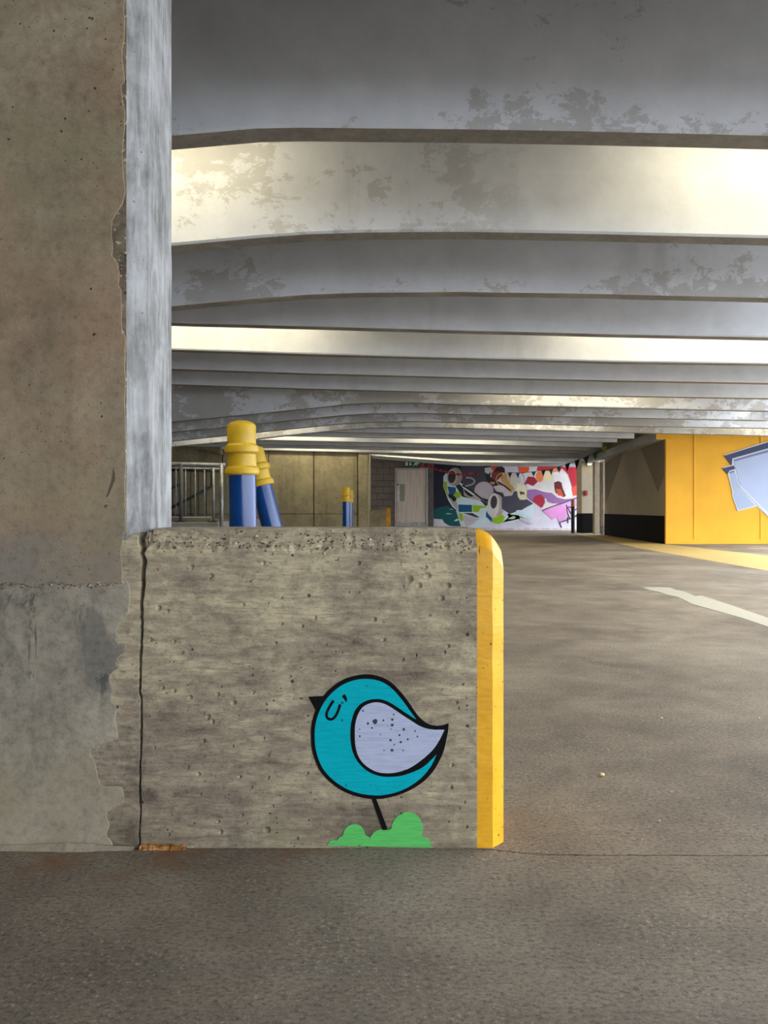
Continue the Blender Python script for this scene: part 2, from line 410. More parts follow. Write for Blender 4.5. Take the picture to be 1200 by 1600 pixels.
def tube_bm(bm, a, b, r, n=10):
    a, b = Vector(a), Vector(b); d = (b-a).normalized()
    u = d.orthogonal().normalized(); v = d.cross(u)
    A = [bm.verts.new(a+(u*math.cos(t)+v*math.sin(t))*r) for t in [2*math.pi*i/n for i in range(n)]]
    B = [bm.verts.new(b+(u*math.cos(t)+v*math.sin(t))*r) for t in [2*math.pi*i/n for i in range(n)]]
    for i in range(n): bm.faces.new((A[i], A[(i+1) % n], B[(i+1) % n], B[i]))
    bm.faces.new(A[::-1]); bm.faces.new(B)
def tube(name, a, b, r, mat, parent=None, n=10):
    bm = bmesh.new(); tube_bm(bm, a, b, r, n); return from_bm(name, bm, mat, parent, True)
def lathe(name, prof, mat, parent=None, n=48):
    """prof: list of (radius, z)"""
    bm = bmesh.new(); rings = []
    for r, z in prof:
        if r < 1e-5: rings.append([bm.verts.new((0, 0, z))])
        else: rings.append([bm.verts.new((r*math.cos(2*math.pi*i/n), r*math.sin(2*math.pi*i/n), z)) for i in range(n)])
    for A, B in zip(rings, rings[1:]):
        for i in range(n):
            j = (i+1) % n
            if len(A) == 1: bm.faces.new((A[0], B[i], B[j]))
            elif len(B) == 1: bm.faces.new((A[i], A[j], B[0]))
            else: bm.faces.new((A[i], A[j], B[j], B[i]))
    if len(rings[0]) > 1: bm.faces.new(rings[0][::-1])
    if len(rings[-1]) > 1: bm.faces.new(rings[-1])
    bmesh.ops.recalc_face_normals(bm, faces=bm.faces)
    for e in bm.edges:
        if len(e.link_faces) == 2 and e.calc_face_angle(0) > 0.5: e.smooth = False
    return from_bm(name, bm, mat, parent, True)

# ================================================================== THE SETTING
D0 = 1.486                       # distance of the parapet's face
S = D0/F
def wx(x): return (x-600)*S
def wz(y): return CAM_H-(y-800)*S

# floor: lane deck beyond the joint and apron in front of it, with an open ragged joint
rj = random.Random(3)
jx = [-16, -6, -3, -1.4]
x = -1.2
while x < 2.2: jx.append(x); x += rj.uniform(0.012, 0.03)
jx += [3, 6, 14]
joint = [(x, 1.483 - 0.024*max(0.0, min(1.0, (x-0.19)/0.10)) - 0.006*max(0.0, min(1.0, (x-0.3)/0.5)) + (0.003*noise.noise(Vector((x*6, 2, 0))) + 0.002*noise.noise(Vector((x*40, 5, 0))) if -1.3 < x < 2.3 else 0)) for x in jx]
floor = slab_poly('floor', joint + [(14, 34), (-16, 34)], -0.25, 0.0, M['floor'])
tag(floor, 'brown grey worn concrete lane deck of the car park', None, None, 'structure')
ap = [(x, y-0.0035-0.002*abs(noise.noise(Vector((x*30, 9, 0))))) for x, y in joint]
slab_poly('apron_slab', [(-16, -9), (14, -9)] + ap[::-1], -0.25, 0.0, M['floor'], floor)

# ceiling slab with its beams
SLAB = 2.72
XN = 3.7                         # unseen near right slab edge, drawn in to let daylight reach the foreground
XR = 5.6                         # unseen right slab edge further back, placed to let side daylight in
ceiling = slab_poly('ceiling', [(-12, -7), (XN, -7), (XN, 6.9), (XR, 6.9), (XR, 12.3), (9.5, 12.3), (9.5, 20), (7.5, 20), (7.5, 30), (-12, 30)], SLAB, SLAB+0.3, M['slab'])  # far right step also cut in so daylight reaches the mural
tag(ceiling, 'grey concrete deck soffit carried by white painted beams', None, None, 'structure')
wbk = box('wall_blocker_behind', -12, 0.6, -7.3, -7.0, 0, SLAB, M['slab']); tag(wbk, 'plain unseen wall added behind the viewer to block sky light', None, None, 'structure')  # out of view, added to block sky light and reflections from behind
wlf = box('wall_blocker_left', -9.3, -9.0, -7.0, 20.2, 0, SLAB, M['slab']); tag(wlf, 'plain unseen wall added on the left to cut side light', None, None, 'structure')  # out of view, added to darken the left and its reflections
BE = [  # front lower edge of every beam as measured: (photo x, photo y)
 [(268,210),(400,199),(470,197.5),(720,200),(900,203),(1200,210)],
 [(268,383),(400,371),(480,365),(560,362.5),(720,361),(900,364),(1200,371)],
 [(268,478),(400,466),(480,460),(560,457),(720,455.5),(900,458),(1200,465)],
 [(268,504),(480,509.5),(720,516),(960,522),(1200,527)],
 [(268,546),(480,553),(720,559),(960,565),(1200,568)],
 [(268,576),(480,583),(720,589),(960,594),(1200,598)],
 [(268,600),(480,607),(720,613),(960,618),(1200,622)],
 [(268,659),(480,638),(540,631.5),(580,629.5),(650,629),(720,632),(960,637),(1200,642)],
 [(268,675),(480,654),(540,648),(580,646),(660,645),(720,647),(960,652),(1200,657)],
 [(268,689),(480,667),(540,661),(580,659),(650,658),(720,660),(960,665),(1200,669)],
 [(268,698),(400,686),(480,677),(540,671),(580,668.5),(650,667),(720,669),(960,675),(1200,681)],
 [(340,671),(480,674),(720,679),(992,685)],
 [(340,679),(480,681.5),(720,686),(965,691)],
 [(340,686),(480,689),(720,694),(935,699)],
 [(340,693),(480,695.5),(720,700),(915,704)],
 [(340,698),(480,700.5),(720,705),(900,708)],
 [(340,701.5),(480,705),(720,710),(885,713.5)],
 [(578,706),(720,714),(875,717)],
 [(578,709),(720,718.5),(868,721)],
 [(578,712),(720,722.5),(866,724.5)],
 [(578,716),(720,727.5),(880,729)],
]
def beam_D(k): return 3.0 + 1.1*k
def make_beam(k, pts):
    D = beam_D(k); Dm = max(D, beam_D(0))
    P = [((a-600)*Dm/F, CAM_H-(b-800)*Dm/F) for a, b in pts]
    def ext(p, q, x): return (x, p[1]+(q[1]-p[1])*(x-p[0])/(q[0]-p[0]))
    if k < 17: P = [ext(P[0], P[1], -5.0)] + P
    else: P[0] = (-0.40, P[0][1])
    if k < 11: P = P + [ext(P[-1], P[-2], XN if k < 4 else XR if k < 9 else 9.4)]
    else: P[-1] = (4.92 if k < 17 else 6.3, P[-1][1])
    # soften the kinks
    Q = [P[0]]
    for a, b in zip(P, P[1:]):
        n = max(1, int((b[0]-a[0])/0.25))
        for i in range(1, n+1): Q.append((a[0]+(b[0]-a[0])*i/n, a[1]+(b[1]-a[1])*i/n))
    W = 0.132
    verts, faces = [], []
    for x, z in Q:
        z += 0.0015*noise.noise(Vector((x*3, k, 0)))
        verts += [(x, D-0.045, SLAB+0.05), (x, D-0.03, z+0.30), (x, D, z+0.012), (x, D+0.010, z), (x, D+W-0.010, z), (x, D+W, z+0.012), (x, D+W+0.03, z+0.30), (x, D+W+0.045, SLAB+0.05)]
    m = 8
    for i in range(len(Q)-1):
        for j in range(m):
            a, b = i*m+j, i*m+(j+1) % m
            faces.append((a, b, b+m, a+m))
    faces.append(tuple(range(m-1, -1, -1))); faces.append(tuple(range((len(Q)-1)*m, len(Q)*m)))
    bo = mesh('beam', verts, faces, M['beam_worn' if k == 1 else 'beam_edge' if k in (0, 2) else 'beam_mottle' if k in (7, 8, 9, 10) else 'beam'], ceiling)
    bo.data.materials.append(M['soffit'])               # bare concrete underside
    for i in range(len(Q)-1): bo.data.polygons[i*m+3].material_index = 1
for k, p in enumerate(BE): make_beam(k, p)
for k in range(-8, 0): make_beam(k, [(268, 800-1800/beam_D(0)), (1200, 800-1800/beam_D(0))])

# luminaires in every third bay, hidden above the beam soffits
lamp_mat = emit('lit_diffuser', (255, 240, 200), LAMP)
def luminaire(x, y):
    t = empty('batten_luminaire', (x, y, SLAB))
    tag(t, 'long warm batten light fixed to the slab between two ceiling beams', 'light', 'batten lights between the beams')
    box('housing', x-1.1, x+1.1, y-0.06, y+0.06, SLAB-0.06, SLAB, plain('white_housing', (220, 220, 216)), t, 0.006)
    box('diffuser', x-1.07, x+1.07, y-0.05, y+0.05, SLAB-0.10, SLAB-0.06, lamp_mat, t, 0.012, 2)
for k, xs in ((1, (-1.75, 2.5)), (4, (-1.7, 2.8)), (7, (2.7,)), (10, (-2.4, 2.7, 7.2)), (13, (-1.9, 1.6)), (16, (-1.9, 1.6)), (19, (0.9, 3.4))):
    for x in xs: luminaire(x, beam_D(k)-0.48)

# ---- back left wall of cast panels (20.7 m away)
DW = 20.75
wl = box('wall_back', -9.0, -0.45, DW+0.03, DW+0.3, 0, SLAB, M['mortar'])
tag(wl, 'yellowed cast concrete panel wall behind the blue bollards', None, None, 'structure')
def panel(x0, x1, z0, z1, d=0.0, n='panel'): return box(n, x0, x1, DW-d, DW+0.05, z0, z1, M['panel'], wl, 0.012)
ed = [-9.0, -6.6] + [(v-600)*DW/F for v in (347, 419, 490, 559)]
for a, b in zip(ed, ed[1:]):
    panel(a+0.012, b-0.012, 0.0, 0.59); panel(a+0.012, b-0.012, 0.602, SLAB)
panel(ed[-1]+0.012, -0.43, 0.0, SLAB, 0.06, 'pier')
box('return_wall', -0.47, -0.43, DW, DW+4.2, 0, SLAB, M['panel'], wl, 0.004)
# corbel under the slab at far left
prism('corbel', [(-5.2, SLAB), (-5.2, 2.42), (-4.9, 2.36), (-4.45, 2.2), (-4.35, 2.2), (-4.35, SLAB)], DW-0.35, DW, M['panel'], wl)

# ---- block wall with the door (27 m away)
DB = 27.0
wb_ = box('wall_block', -0.9, 1.80, DB+0.03, DB+0.3, 0, SLAB, M['mortar'])
tag(wb_, 'grey blockwork wall around the pale door', None, None, 'structure')
bw, bh = 0.446, 0.2235
bmeshes = {}
for r in range(12):
    z0 = CAM_H-(790.4-800)*DB/F - 4*bh + r*bh - 0.0
    xo = (579.5-600)*DB/F + (bw/2 if r % 2 else 0) - bw*1.0
    while xo < 0.40:
        a, b = max(xo, -0.62), min(xo+bw, 0.385) if z0 < 2.15 else xo+bw
        if b-a > 0.05 and z0 < SLAB-0.05:
            o = box('block', a+0.006, b-0.006, DB-random.uniform(0, 0.006), DB+0.05, max(z0, 0)+0.006, z0+bh-0.006, M['block'], wb_, 0.005)
        xo += bw
xo = 0.40
box('lintel', 0.39, 1.56, DB, DB+0.05, 2.24, SLAB, M['block'], wb_, 0.005)
box('pier', 1.545, 1.735, DB-0.05, DB+0.05, 0, SLAB, plain('dark_grey_pier', (96, 92, 90), 0.9), wb_, 0.006)

def pz(y, d): return CAM_H-(y-800)*d/F
def qx(x, d): return (x-600)*d/F
door = empty('door_1', (0.96, DB, 0)); tag(door, 'pale wood grain door with narrow glass panel and steel handle plate', None, None, 'structure')
wood = Mat('pale_wood_laminate', 0.5, 0.4)
wood.color(wood.ramp(wood.noise(1.0, 6, 0.65, wood.map((30, 30, 1.2)), 0.4), [(0.35, (176, 162, 150)), (0.65, (208, 196, 184))])); wood = wood.done()
fr = plain('grey_frame', (168, 162, 156), 0.5)
z0, z1 = pz(822, DB), pz(731, DB)
for n_, a, b, c, d in (('frame_jamb', 617, 619.6, 822.5, 731), ('frame_jamb', 665.5, 668.3, 822.5, 731), ('frame_head', 619.6, 665.5, 733.4, 731)):
    box(n_, qx(a, DB), qx(b, DB), DB-0.07, DB+0.04, pz(c, DB), pz(d, DB), fr, door, 0.006)
leaf = box('leaf', qx(619.9, DB), qx(665.2, DB), DB-0.03, DB+0.02, z0, pz(733.6, DB), wood, door, 0.004)
box('vision_panel', qx(625, DB), qx(632, DB), DB-0.04, DB-0.02, pz(783.2, DB), pz(757, DB), plain('wired_glass', (92, 94, 66), 0.25, 0.1, 3, 0.6), leaf, 0.004)
box('kick_plate', qx(620, DB), qx(664.8, DB), DB-0.036, DB-0.028, pz(821.4, DB), pz(815.6, DB), M['steel'], leaf)
box('handle_plate', qx(620.8, DB), qx(624, DB), DB-0.042, DB-0.028, pz(783, DB), pz(765, DB), plain('bright_steel', (214, 216, 220), 0.4), leaf, 0.004)
tube('lever', (qx(621.6, DB), DB-0.08, pz(774, DB)), (qx(624.6, DB), DB-0.08, pz(774.6, DB)), 0.012, M['steel'], leaf)
bm = bmesh.new(); tube_bm(bm, (qx(621.6, DB), DB-0.05, pz(757, DB)), (qx(621.6, DB), DB-0.02, pz(757, DB)), 0.03, 16)
from_bm('lock', bm, M['darksteel'], leaf)
box('threshold', qx(616, DB), qx(669, DB), DB-0.3, DB+0.03, 0, z0-0.006, M['slab'], door, 0.006)

# ---- back wall that carries the big mural, and the plinth in front
wm = box('wall_mural', 1.735, 8.2, DB+0.02, DB+0.3, 0, SLAB, plain('lavender_wall_paint', (196, 192, 206), 0.8))
tag(wm, 'painted back wall behind the big mural', None, None, 'structure')
box('plinth', 1.74, 7.6, DB-0.14, DB+0.02, 0, 0.10, plain('pale_plinth', (206, 196, 200), 0.7), wm, 0.01)

# ---- the yellow block on the right and the grey painted side wall
DY = 15.6
XY = qx(1040, DY)
wy = box('wall_right', XY+0.03, 9.5, DY+0.03, DY+0.25, 0, SLAB, plain('yellow_backing', (196, 140, 16), 0.7))
tag(wy, 'bright yellow painted end wall of the room on the right', None, None, 'structure')
ypaint = plain('yellow_wall_paint', (226, 168, 54), 0.7, 0.05, 1.3, 0.2)
e = [XY, qx(1085.5, DY), qx(1189.5, DY), 9.5]
for a, b in zip(e, e[1:]): box('panel', a, b-0.014, DY, DY+0.06, 0.0, SLAB, ypaint, wy, 0.008)
for v in e[1:3]: box('seam_strip', v-0.028, v+0.010, DY-0.014, DY+0.03, 0.06, SLAB, ypaint, wy, 0.006)
box('skirting', XY-0.005, 9.5, DY-0.012, DY+0.02, 0, 0.10, ypaint, wy, 0.005)
XG = qx(945, 21.7)
sw = empty('wall_side', (XY, DY, 0)); tag(sw, 'grey side wall with black painted dado beside the yellow wall', None, None, 'structure')
gpaint = mat_concrete('warm_grey_wall_paint', (178, 168, 149), (164, 154, 136), 1.0, 0.1)
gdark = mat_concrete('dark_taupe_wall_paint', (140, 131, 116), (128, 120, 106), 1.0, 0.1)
black = plain('black_dado_paint', (17, 16, 15), 0.8, 0.1, 6, 0.1)
ya, yb = DY+0.06, 21.7
def side_x(y): return XY+(XG-XY)*(y-DY)/(yb-DY)
def side_prism(name, pts, off, mat):       # pts: (depth y, height z) on the side wall, raised by off
    n = Vector((-(yb-DY), XG-XY, 0)).normalized()
    bm = bmesh.new()
    A = [bm.verts.new(Vector((side_x(p[0]), p[0], p[1]))+n*off) for p in pts]
    B = [bm.verts.new(Vector((side_x(p[0]), p[0], p[1]))-n*0.02) for p in pts]
    bm.faces.new(A); bm.faces.new(B[::-1])
    for i in range(len(pts)): bm.faces.new((A[i], B[i], B[(i+1) % len(pts)], A[(i+1) % len(pts)]))
    return from_bm(name, bm, mat, sw)
def side_pt(x, y):                          # photo point on the side wall
    t = (x-600)/F; k = (XG-XY)/(yb-DY)
    d = (XY-k*DY)/(t-k)
    return (d, CAM_H-(y-800)*d/F)
side_prism('wall_face', [(ya, 0), (yb, 0), (yb, SLAB), (ya, SLAB)], 0.0, gpaint)
side_prism('dado', [(ya, 0), (yb, 0), (yb, 0.60), (ya, 0.57)], 0.012, black)
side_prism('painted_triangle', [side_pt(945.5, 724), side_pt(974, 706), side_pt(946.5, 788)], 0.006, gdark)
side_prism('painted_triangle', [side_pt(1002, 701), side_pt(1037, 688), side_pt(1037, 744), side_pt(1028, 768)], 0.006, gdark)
# edge beam over the side wall, its end painted yellow
eb = [(DY, 0), (24.0, (XG-XY)/(yb-DY)*(24.0-DY))]
zb = pz(686.5, DY)
v = []
for y, o in eb: v += [(XY-0.195+o, y, zb), (XY+0.10+o, y, zb), (XY+0.10+o, y, zb+0.18), (XY-0.195+o, y, zb+0.18)]
mesh('edge_beam', v, [(0, 1, 5, 4), (1, 2, 6, 5), (2, 3, 7, 6), (3, 0, 4, 7), (4, 5, 6, 7)], M['beam'], sw)
box('edge_beam_cap', XY-0.195, XY+0.12, DY-0.01, DY, zb, SLAB, ypaint, sw)
# doorway beyond the grey wall: reveal posts and pier with call point
dp = 22.2
box('door_jamb', qx(939.4, 21.9), qx(945.2, 21.9), 21.75, 21.95, 0.25, pz(722, 21.9), plain('pale_jamb', (176, 164, 146), 0.6), sw, 0.006)
box('jamb_foot', qx(939.8, 21.9), qx(945.2, 21.9), 21.78, 21.95, 0.0, 0.25, M['slab'], sw, 0.006)
box('door_leaf', qx(937, 22.8), qx(946, 22.8), 22.8, 22.85, 0.0, 2.2, plain('dark_brown_door', (64, 44, 34), 0.6), sw)
box('door_post', qx(929, 22.6), qx(936.8, 22.6), 22.6, 22.8, 0.0, pz(712, 22.6), plain('pale_post', (152, 142, 124), 0.7), sw, 0.006)
box('pier', qx(908.5, 23.7), qx(930, 23.7), 23.7, 24.3, 0, SLAB, gpaint, sw, 0.01)
box('pier_dado', qx(908.4, 23.7), qx(928.6, 23.7), 23.66, 24.3, 0, pz(802, 23.7), black, sw, 0.008)
wl_ = tag(empty('wall_light', (qx(921, 23.6), 23.6, pz(721, 23.6))), 'small glowing wall light on the pier beside the mural', 'light')
box('back_plate', qx(918, 23.6), qx(924, 23.6), 23.62, 23.70, pz(728, 23.6), pz(714, 23.6), M['steel'], wl_, 0.006)
box('lens', qx(918.6, 23.6), qx(923.4, 23.6), 23.54, 23.62, pz(726, 23.6), pz(714.5, 23.6), emit('warm_lens', (255, 214, 130), 14), wl_, 0.012, 2)
wl2 = tag(empty('spot_light', (qx(936, 22.5), 22.5, pz(719, 22.5))), 'tiny glowing lamp above the dark doorway', 'light')
lb = lathe('bulb', [(0, -0.05), (0.035, -0.035), (0.05, 0), (0.035, 0.035), (0, 0.05)], emit('warm_bulb', (255, 220, 150), 10), None, 16)
lb.location = wl2.location; lb.parent = wl2; lb.matrix_parent_inverse = Matrix.Translation(wl2.location).inverted()
tube('stem', (qx(936, 22.5), 22.5, pz(719, 22.5)+0.04), (qx(936, 22.5), 22.5, 2.4), 0.012, M['darksteel'], wl2)
cp = tag(box('call_point', qx(913, 23.7), qx(917.2, 23.7), 23.62, 23.7, pz(774.5, 23.7), pz(766.5, 23.7), plain('red_plastic', (150, 40, 30), 0.4), None, 0.008), 'small red fire call point on the pier', 'alarm')

# ================================================================== FOREGROUND
# ---- pillar
cr = random.Random(11)
crack = [(231,826,2),(226,838,9),(227,848,10),(225,857,5),(222,864,3.2),(226,880,3.6),(224,892,3.6),(224,915,3.2),(221,935,3.0),(221,960,2.6),(222,990,2.4),(220,1030,2.2),(220,1062,2.2),(218,1080,2.0),(222,1090,2.4),(221,1130,2.0),(221,1170,1.9),(219,1200,1.8),(219,1240,1.7),(220,1270,1.5),(218,1300,1.4),(218,1326,1.4)]
dense = []
for (a, b) in zip(crack, crack[1:]):
    n = max(1, int(abs(b[1]-a[1])/5))
    for i in range(n):
        t = i/n; dense.append((a[0]+(b[0]-a[0])*t+cr.uniform(-0.8, 0.8), a[1]+(b[1]-a[1])*t, a[2]+(b[2]-a[2])*t+cr.uniform(-0.35, 0.35)))
dense.append(crack[-1])
CL = [(wx(x-h*1.2), wz(y)) for x, y, h in dense]       # left lip
CR = [(wx(x+h*1.2), wz(y)) for x, y, h in dense]       # right lip
TOP = 0.618; BACK = 1.684
pil = empty('concrete_pillar', (-0.85, D0+0.1, 0))
tag(pil, 'tall stained concrete pillar on the left with whitewashed inner corner', 'pillar')
# core: lower block up to the crack
base_pts = [(-1.5, 0.0)] + [(CL[-1][0], 0.0)] + CL[::-1][1:-1] + [(wx(229), TOP-0.006), (wx(206), TOP-0.012), (wx(197), TOP-0.02), (-1.5, TOP-0.02)]
prism('lower_core', base_pts, D0, BACK, M['parapet'], pil, 0.0008)
# upper shaft: plan outline with the chamfered corner, slightly wavy arris
c = 0.0331; x1 = wx(197)
zs = [TOP-0.022+i*0.03 for i in range(80)]
verts, faces = [], []
for z in zs:
    j = 0.0012*noise.noise(Vector((3, 1, z*14)))+0.0006*noise.noise(Vector((3, 1, z*60)))
    verts += [(-1.5, D0, z), (x1+j, D0, z), (x1+c+j*1.5, D0+c, z), (x1+c+j, BACK, z), (-1.5, BACK, z)]
for i in range(len(zs)-1):
    for k in range(5):
        a, b = i*5+k, i*5+(k+1) % 5
        faces.append((a, b, b+5, a+5))
faces.append((4, 3, 2, 1, 0)); faces.append(tuple(range(len(verts)-5, len(verts))))
sh = mesh('shaft', verts, faces, M['wash'], pil)
# front render coat of the shaft, its right edge broken away in places
redge = [(199,-800),(198,-400),(197,-120),(196,0),(193,18),(196,34),(195,60),(191,78),(192,100),(195,128),(190,135),(192,160),(196,175),(195,205),(191,240),(192,262),(196,300),(193,318),(184,332),(176,345),(174,362),(177,380),(176,400),(184,412),(188,428),(186,445),(190,455),(191,480),(190,505),(191,520),(196,526),(196,560),(197,600),(195,632),(197,660),(197,720),(196,770),(197,826),(192,842),(189,862),(191,880)]
rd = []
for a, b in zip(redge, redge[1:]):
    n = max(1, int(abs(b[1]-a[1])/9))
    for i in range(n): rd.append((a[0]+(b[0]-a[0])*i/n+cr.uniform(-0.7, 0.7), a[1]+(b[1]-a[1])*i/n))
rd.append(redge[-1])
ledge = [(x, 912+5*noise.noise(Vector((x*0.03, 4, 1)))+3*noise.noise(Vector((x*0.15, 2, 1)))) for x in range(192, -130, -4)]
front = [(wx(x), wz(y)) for x, y in rd] + [(wx(x), wz(y)) for x, y in ledge] + [(-1.5, wz(912)), (-1.5, wz(-800))]
prism('render_coat', front, D0-0.0036, D0+0.003, M['face'], pil, 0.0008)
# behind the broken edge: dark bare strip of the shaft front
prism('bare_strip', [(wx(168), wz(-800)), (wx(197.6), wz(-800)), (wx(197.6), wz(838)), (wx(168), wz(838))], D0-0.0008, D0+0.002, M['core'], pil)
# lower skim coat with the scalloped edge
sk = [(190,905),(199,908),(203,922),(202,947),(196,965),(185,976),(182,990),(185,1005),(196,1006),(197,1017),(185,1026),(181,1038),(185,1044),(173,1052),(171,1065),(176,1076),(174,1093),(182,1108),(180,1125),(184,1143),(182,1156),(164,1161),(146,1166),(142,1179),(150,1197),(153,1215),(160,1227),(187,1229),(193,1239),(192,1254),(174,1264),(166,1275),(171,1289),(167,1304),(175,1316),(176,1328)]
sks = smooth_loop(sk, 4, False)
sks = [(a+cr.uniform(-0.5, 0.5), b) for a, b in sks]
low = [(wx(a), max(0.0, wz(b))) for a, b in sks] + [(-1.5, 0.0)] + [(-1.5, wz(914))] + [(wx(x), wz(y)-0.0025) for x, y in ledge[::-1]]
prism('skim_coat', low, D0-0.0022, D0+0.003, M['skim'], pil, 0.0007)
lg = bmesh.new()
for _ in range(90):
    a = cr.uniform(-20, 192); b = 914+5*noise.noise(Vector((a*0.03, 4, 1)))+cr.gauss(0, 2.5); r = cr.uniform(0.001, 0.0028)
    bmesh.ops.create_icosphere(lg, subdivisions=1, radius=r, matrix=Matrix.Translation((wx(a), D0-0.0026, wz(b))) @ Matrix.Diagonal((cr.uniform(0.8, 1.6), 0.7, 0.8, 1)))
for pts_ in ([(178,730),(181,740),(181,750),(176,762),(170,776),(167,777),(171,764),(175,752),(177,741)], [(163,790),(170,788),(166,795)]):
    prism('scrape_mark', [(wx(a), wz(b)) for a, b in pts_], D0-0.0042, D0-0.002, plain('dark_scrape', (92, 84, 72), 0.9), pil)
gs = from_bm('ledge_grit', lg, M['stones'], pil); gs['kind'] = 'stuff'
# mortar fillet along the foot
fp = []
for i in range(60):
    x = -1.45+(wx(212)+1.45)*i/59
    fp.append((x, 0.010+0.008*noise.noise(Vector((x*9, 1, 3)))+0.004*noise.noise(Vector((x*40, 1, 3)))))
v, f = [], []
for x, h in fp:
    h = max(0.002, h); v += [(x, D0-0.006, h), (x, D0-0.006-h*0.9-0.004, 0.001), (x, D0-0.004, -0.004)]
for i in range(len(fp)-1):
    a = i*3; f += [(a, a+1, a+4, a+3)]
mesh('mortar_fillet', v, f, M['skim'], pil)

# ---- parapet wall, surface built as a fine relief
def top_z(x):                    # outline of the top, falling at the rounded end
    e = wx(790)-x
    if e > 0.062: return TOP
    t = max(0.0, (0.062-e)/0.062)
    return TOP - 0.046*t**2.3
def left_edge(z):                # right lip of the crack
    for (xa, za), (xb, zb2) in zip(CR, CR[1:]):
        if zb2 <= z <= za: return xa+(xb-xa)*((za-z)/(za-zb2) if za != zb2 else 0)
    return CR[0][0] if z > CR[0][1] else CR[-1][0]
pr = random.Random(5)
holes = [(299,886,4),(330,900,3),(248,950,4),(262,955,3),(340,1085,3),(325,1120,3.5),(332,1128,3),(310,1210,3),(297,1090,3),(365,1098,4),(412,880,3),(492,965,3),(318,1158,3),(640,905,5),(655,915,4),(668,900,5),(700,915,4),(690,935,4),(585,968,3),(700,1010,3),(600,1000,2.5),(430,1005,2.5),(380,945,2.5),(560,880,3),(705,1230,3),(680,1290,5),(672,1297,4),(235,1000,2.5),(345,1300,3),(417,1297,5),(272,1080,2.5)]
holes += [(pr.uniform(240, 735), pr.uniform(870, 1310), pr.uniform(1.2, 2.4)) for _ in range(60)]
holes = [(a, b, r) for a, b, r in holes if not (485 < a < 700 and 1050 < b < 1325)]
HB = {}
for a, b, r in holes: HB.setdefault((int(a//20), int(b//20)), []).append((wx(a), wz(b), r*S))
def hole_depth(x, z):
    a, b = x/S+600, 800-(z-CAM_H)/S; d = 0
    for i in (-1, 0, 1):
        for j in (-1, 0, 1):
            for hx, hz, r in HB.get((int(a//20)+i, int(b//20)+j), ()):
                q = math.hypot(x-hx, z-hz)/r
                if q < 1.4: d = max(d, 0.005*max(0, 1-(q/1.2)**2))
    return d
XE = wx(790); CH = 0.0250
def relief(x, z, t):
    """depth of the front surface: chamfered end, broken top arris, air holes, gentle unevenness"""
    e = XE-x; y = 0.0
    ch = CH+0.0012*noise.noise(Vector((1, 7, z*18)))
    if e < ch: y += (ch-e)*1.1
    b = 0.034+0.005*noise.noise(Vector((x*9, 3, 1)))+0.003*noise.noise(Vector((x*45, 8, 1)))
    if t < b:
        q = (b-t)/b; y += 0.030*q**1.35
        if e > 0.055: y += 0.0035*max(0, noise.noise(Vector((x*70, z*70, 2))))*(1-abs(q*2-1)*0.6)
    if e > 0.05:
        k = math.exp(-((t-b*1.0)/0.010)**2)          # ragged line of lost stones under the arris
        y += k*(0.006*max(0, noise.noise(Vector((x*55, z*55, 5)))+0.15)+0.004*max(0, noise.noise(Vector((x*130, z*130, 9)))))
        y += hole_depth(x, z)
    y += 0.0005*noise.noise(Vector((x*14, z*30, 0)))+0.0003*noise.noise(Vector((x*40, z*160, 0)))
    return y
def parapet_grid(xs, mat, name, parent, left_crack):
    NZ = 250
    rows = []
    for j in range(NZ+1):
        v_ = j/NZ
        rows.append(v_)
    verts, faces = [], []
    tops = [0.25, 0.5, 0.75, 1.0]
    m = NZ+1+len(tops)+1
    for i, x in enumerate(xs):
        zt = top_z(x)
        for v_ in rows:
            z = zt*v_
            X = x
            if left_crack:
                s_ = i/(len(xs)-1); L = left_edge(z)
                X = L+(xs[-1]-L)*((x-xs[0])/(xs[-1]-xs[0]))
            verts.append((X, D0+relief(X, z, zt-z), z))
        yf = verts[-1][1]; Xl = verts[-1][0]
        for t in tops:
            y = yf+(BACK-yf)*t
            verts.append((Xl, y, zt+(0.0012*noise.noise(Vector((x*20, y*20, 3))) if t < 1 else 0)))
        verts.append((X if not left_crack else Xl, BACK, 0.0))
    for i in range(len(xs)-1):
        for j in range(m-1):
            a = i*m+j
            faces.append((a, a+m, a+m+1, a+1))
    faces.append(tuple(range(m)))                       # end faces
    faces.append(tuple(range((len(xs)-1)*m+m-1, (len(xs)-1)*m-1, -1)))
    return mesh(name, verts, faces, mat, parent)
par = empty('parapet_wall', (0, D0+0.1, 0))
tag(par, 'low concrete parapet wall with a yellow painted rounded end', 'wall')
xs = [wx(224)+(wx(745.5)-wx(224))*i/270 for i in range(271)]
body = parapet_grid(xs, M['parapet'], 'wall_body', par, True)
xs2 = [wx(745.5)+(XE-wx(745.5))*i/40 for i in range(41)]
pe = parapet_grid(xs2, M['yellow'], 'painted_end', par, False); pe['label'] = 'yellow painted rounded wall end'
# exposed stones along the broken arris
ab = bmesh.new(); ar = random.Random(21)
for _ in range(300):
    x = ar.uniform(wx(238), wx(742)); t = abs(ar.gauss(0.033, 0.007)); z = TOP-t
    if ar.random() < 0.35: t = ar.uniform(0.004, 0.03); z = TOP-t
    r = ar.uniform(0.0012, 0.0034)*(1.5 if ar.random() < 0.06 else 1)
    y = D0+relief(x, z, t)+r*0.15
    g = bmesh.ops.create_icosphere(ab, subdivisions=1, radius=r, matrix=Matrix.Translation((x, y, z)) @ Matrix.Rotation(ar.uniform(0, 6), 4, Vector((ar.random(), ar.random(), ar.random()+0.1)).normalized()) @ Matrix.Diagonal((ar.uniform(0.8, 1.5), ar.uniform(0.6, 1), ar.uniform(0.6, 1), 1)))
st = from_bm('exposed_aggregate', ab, M['stones'], par); st['kind'] = 'stuff'
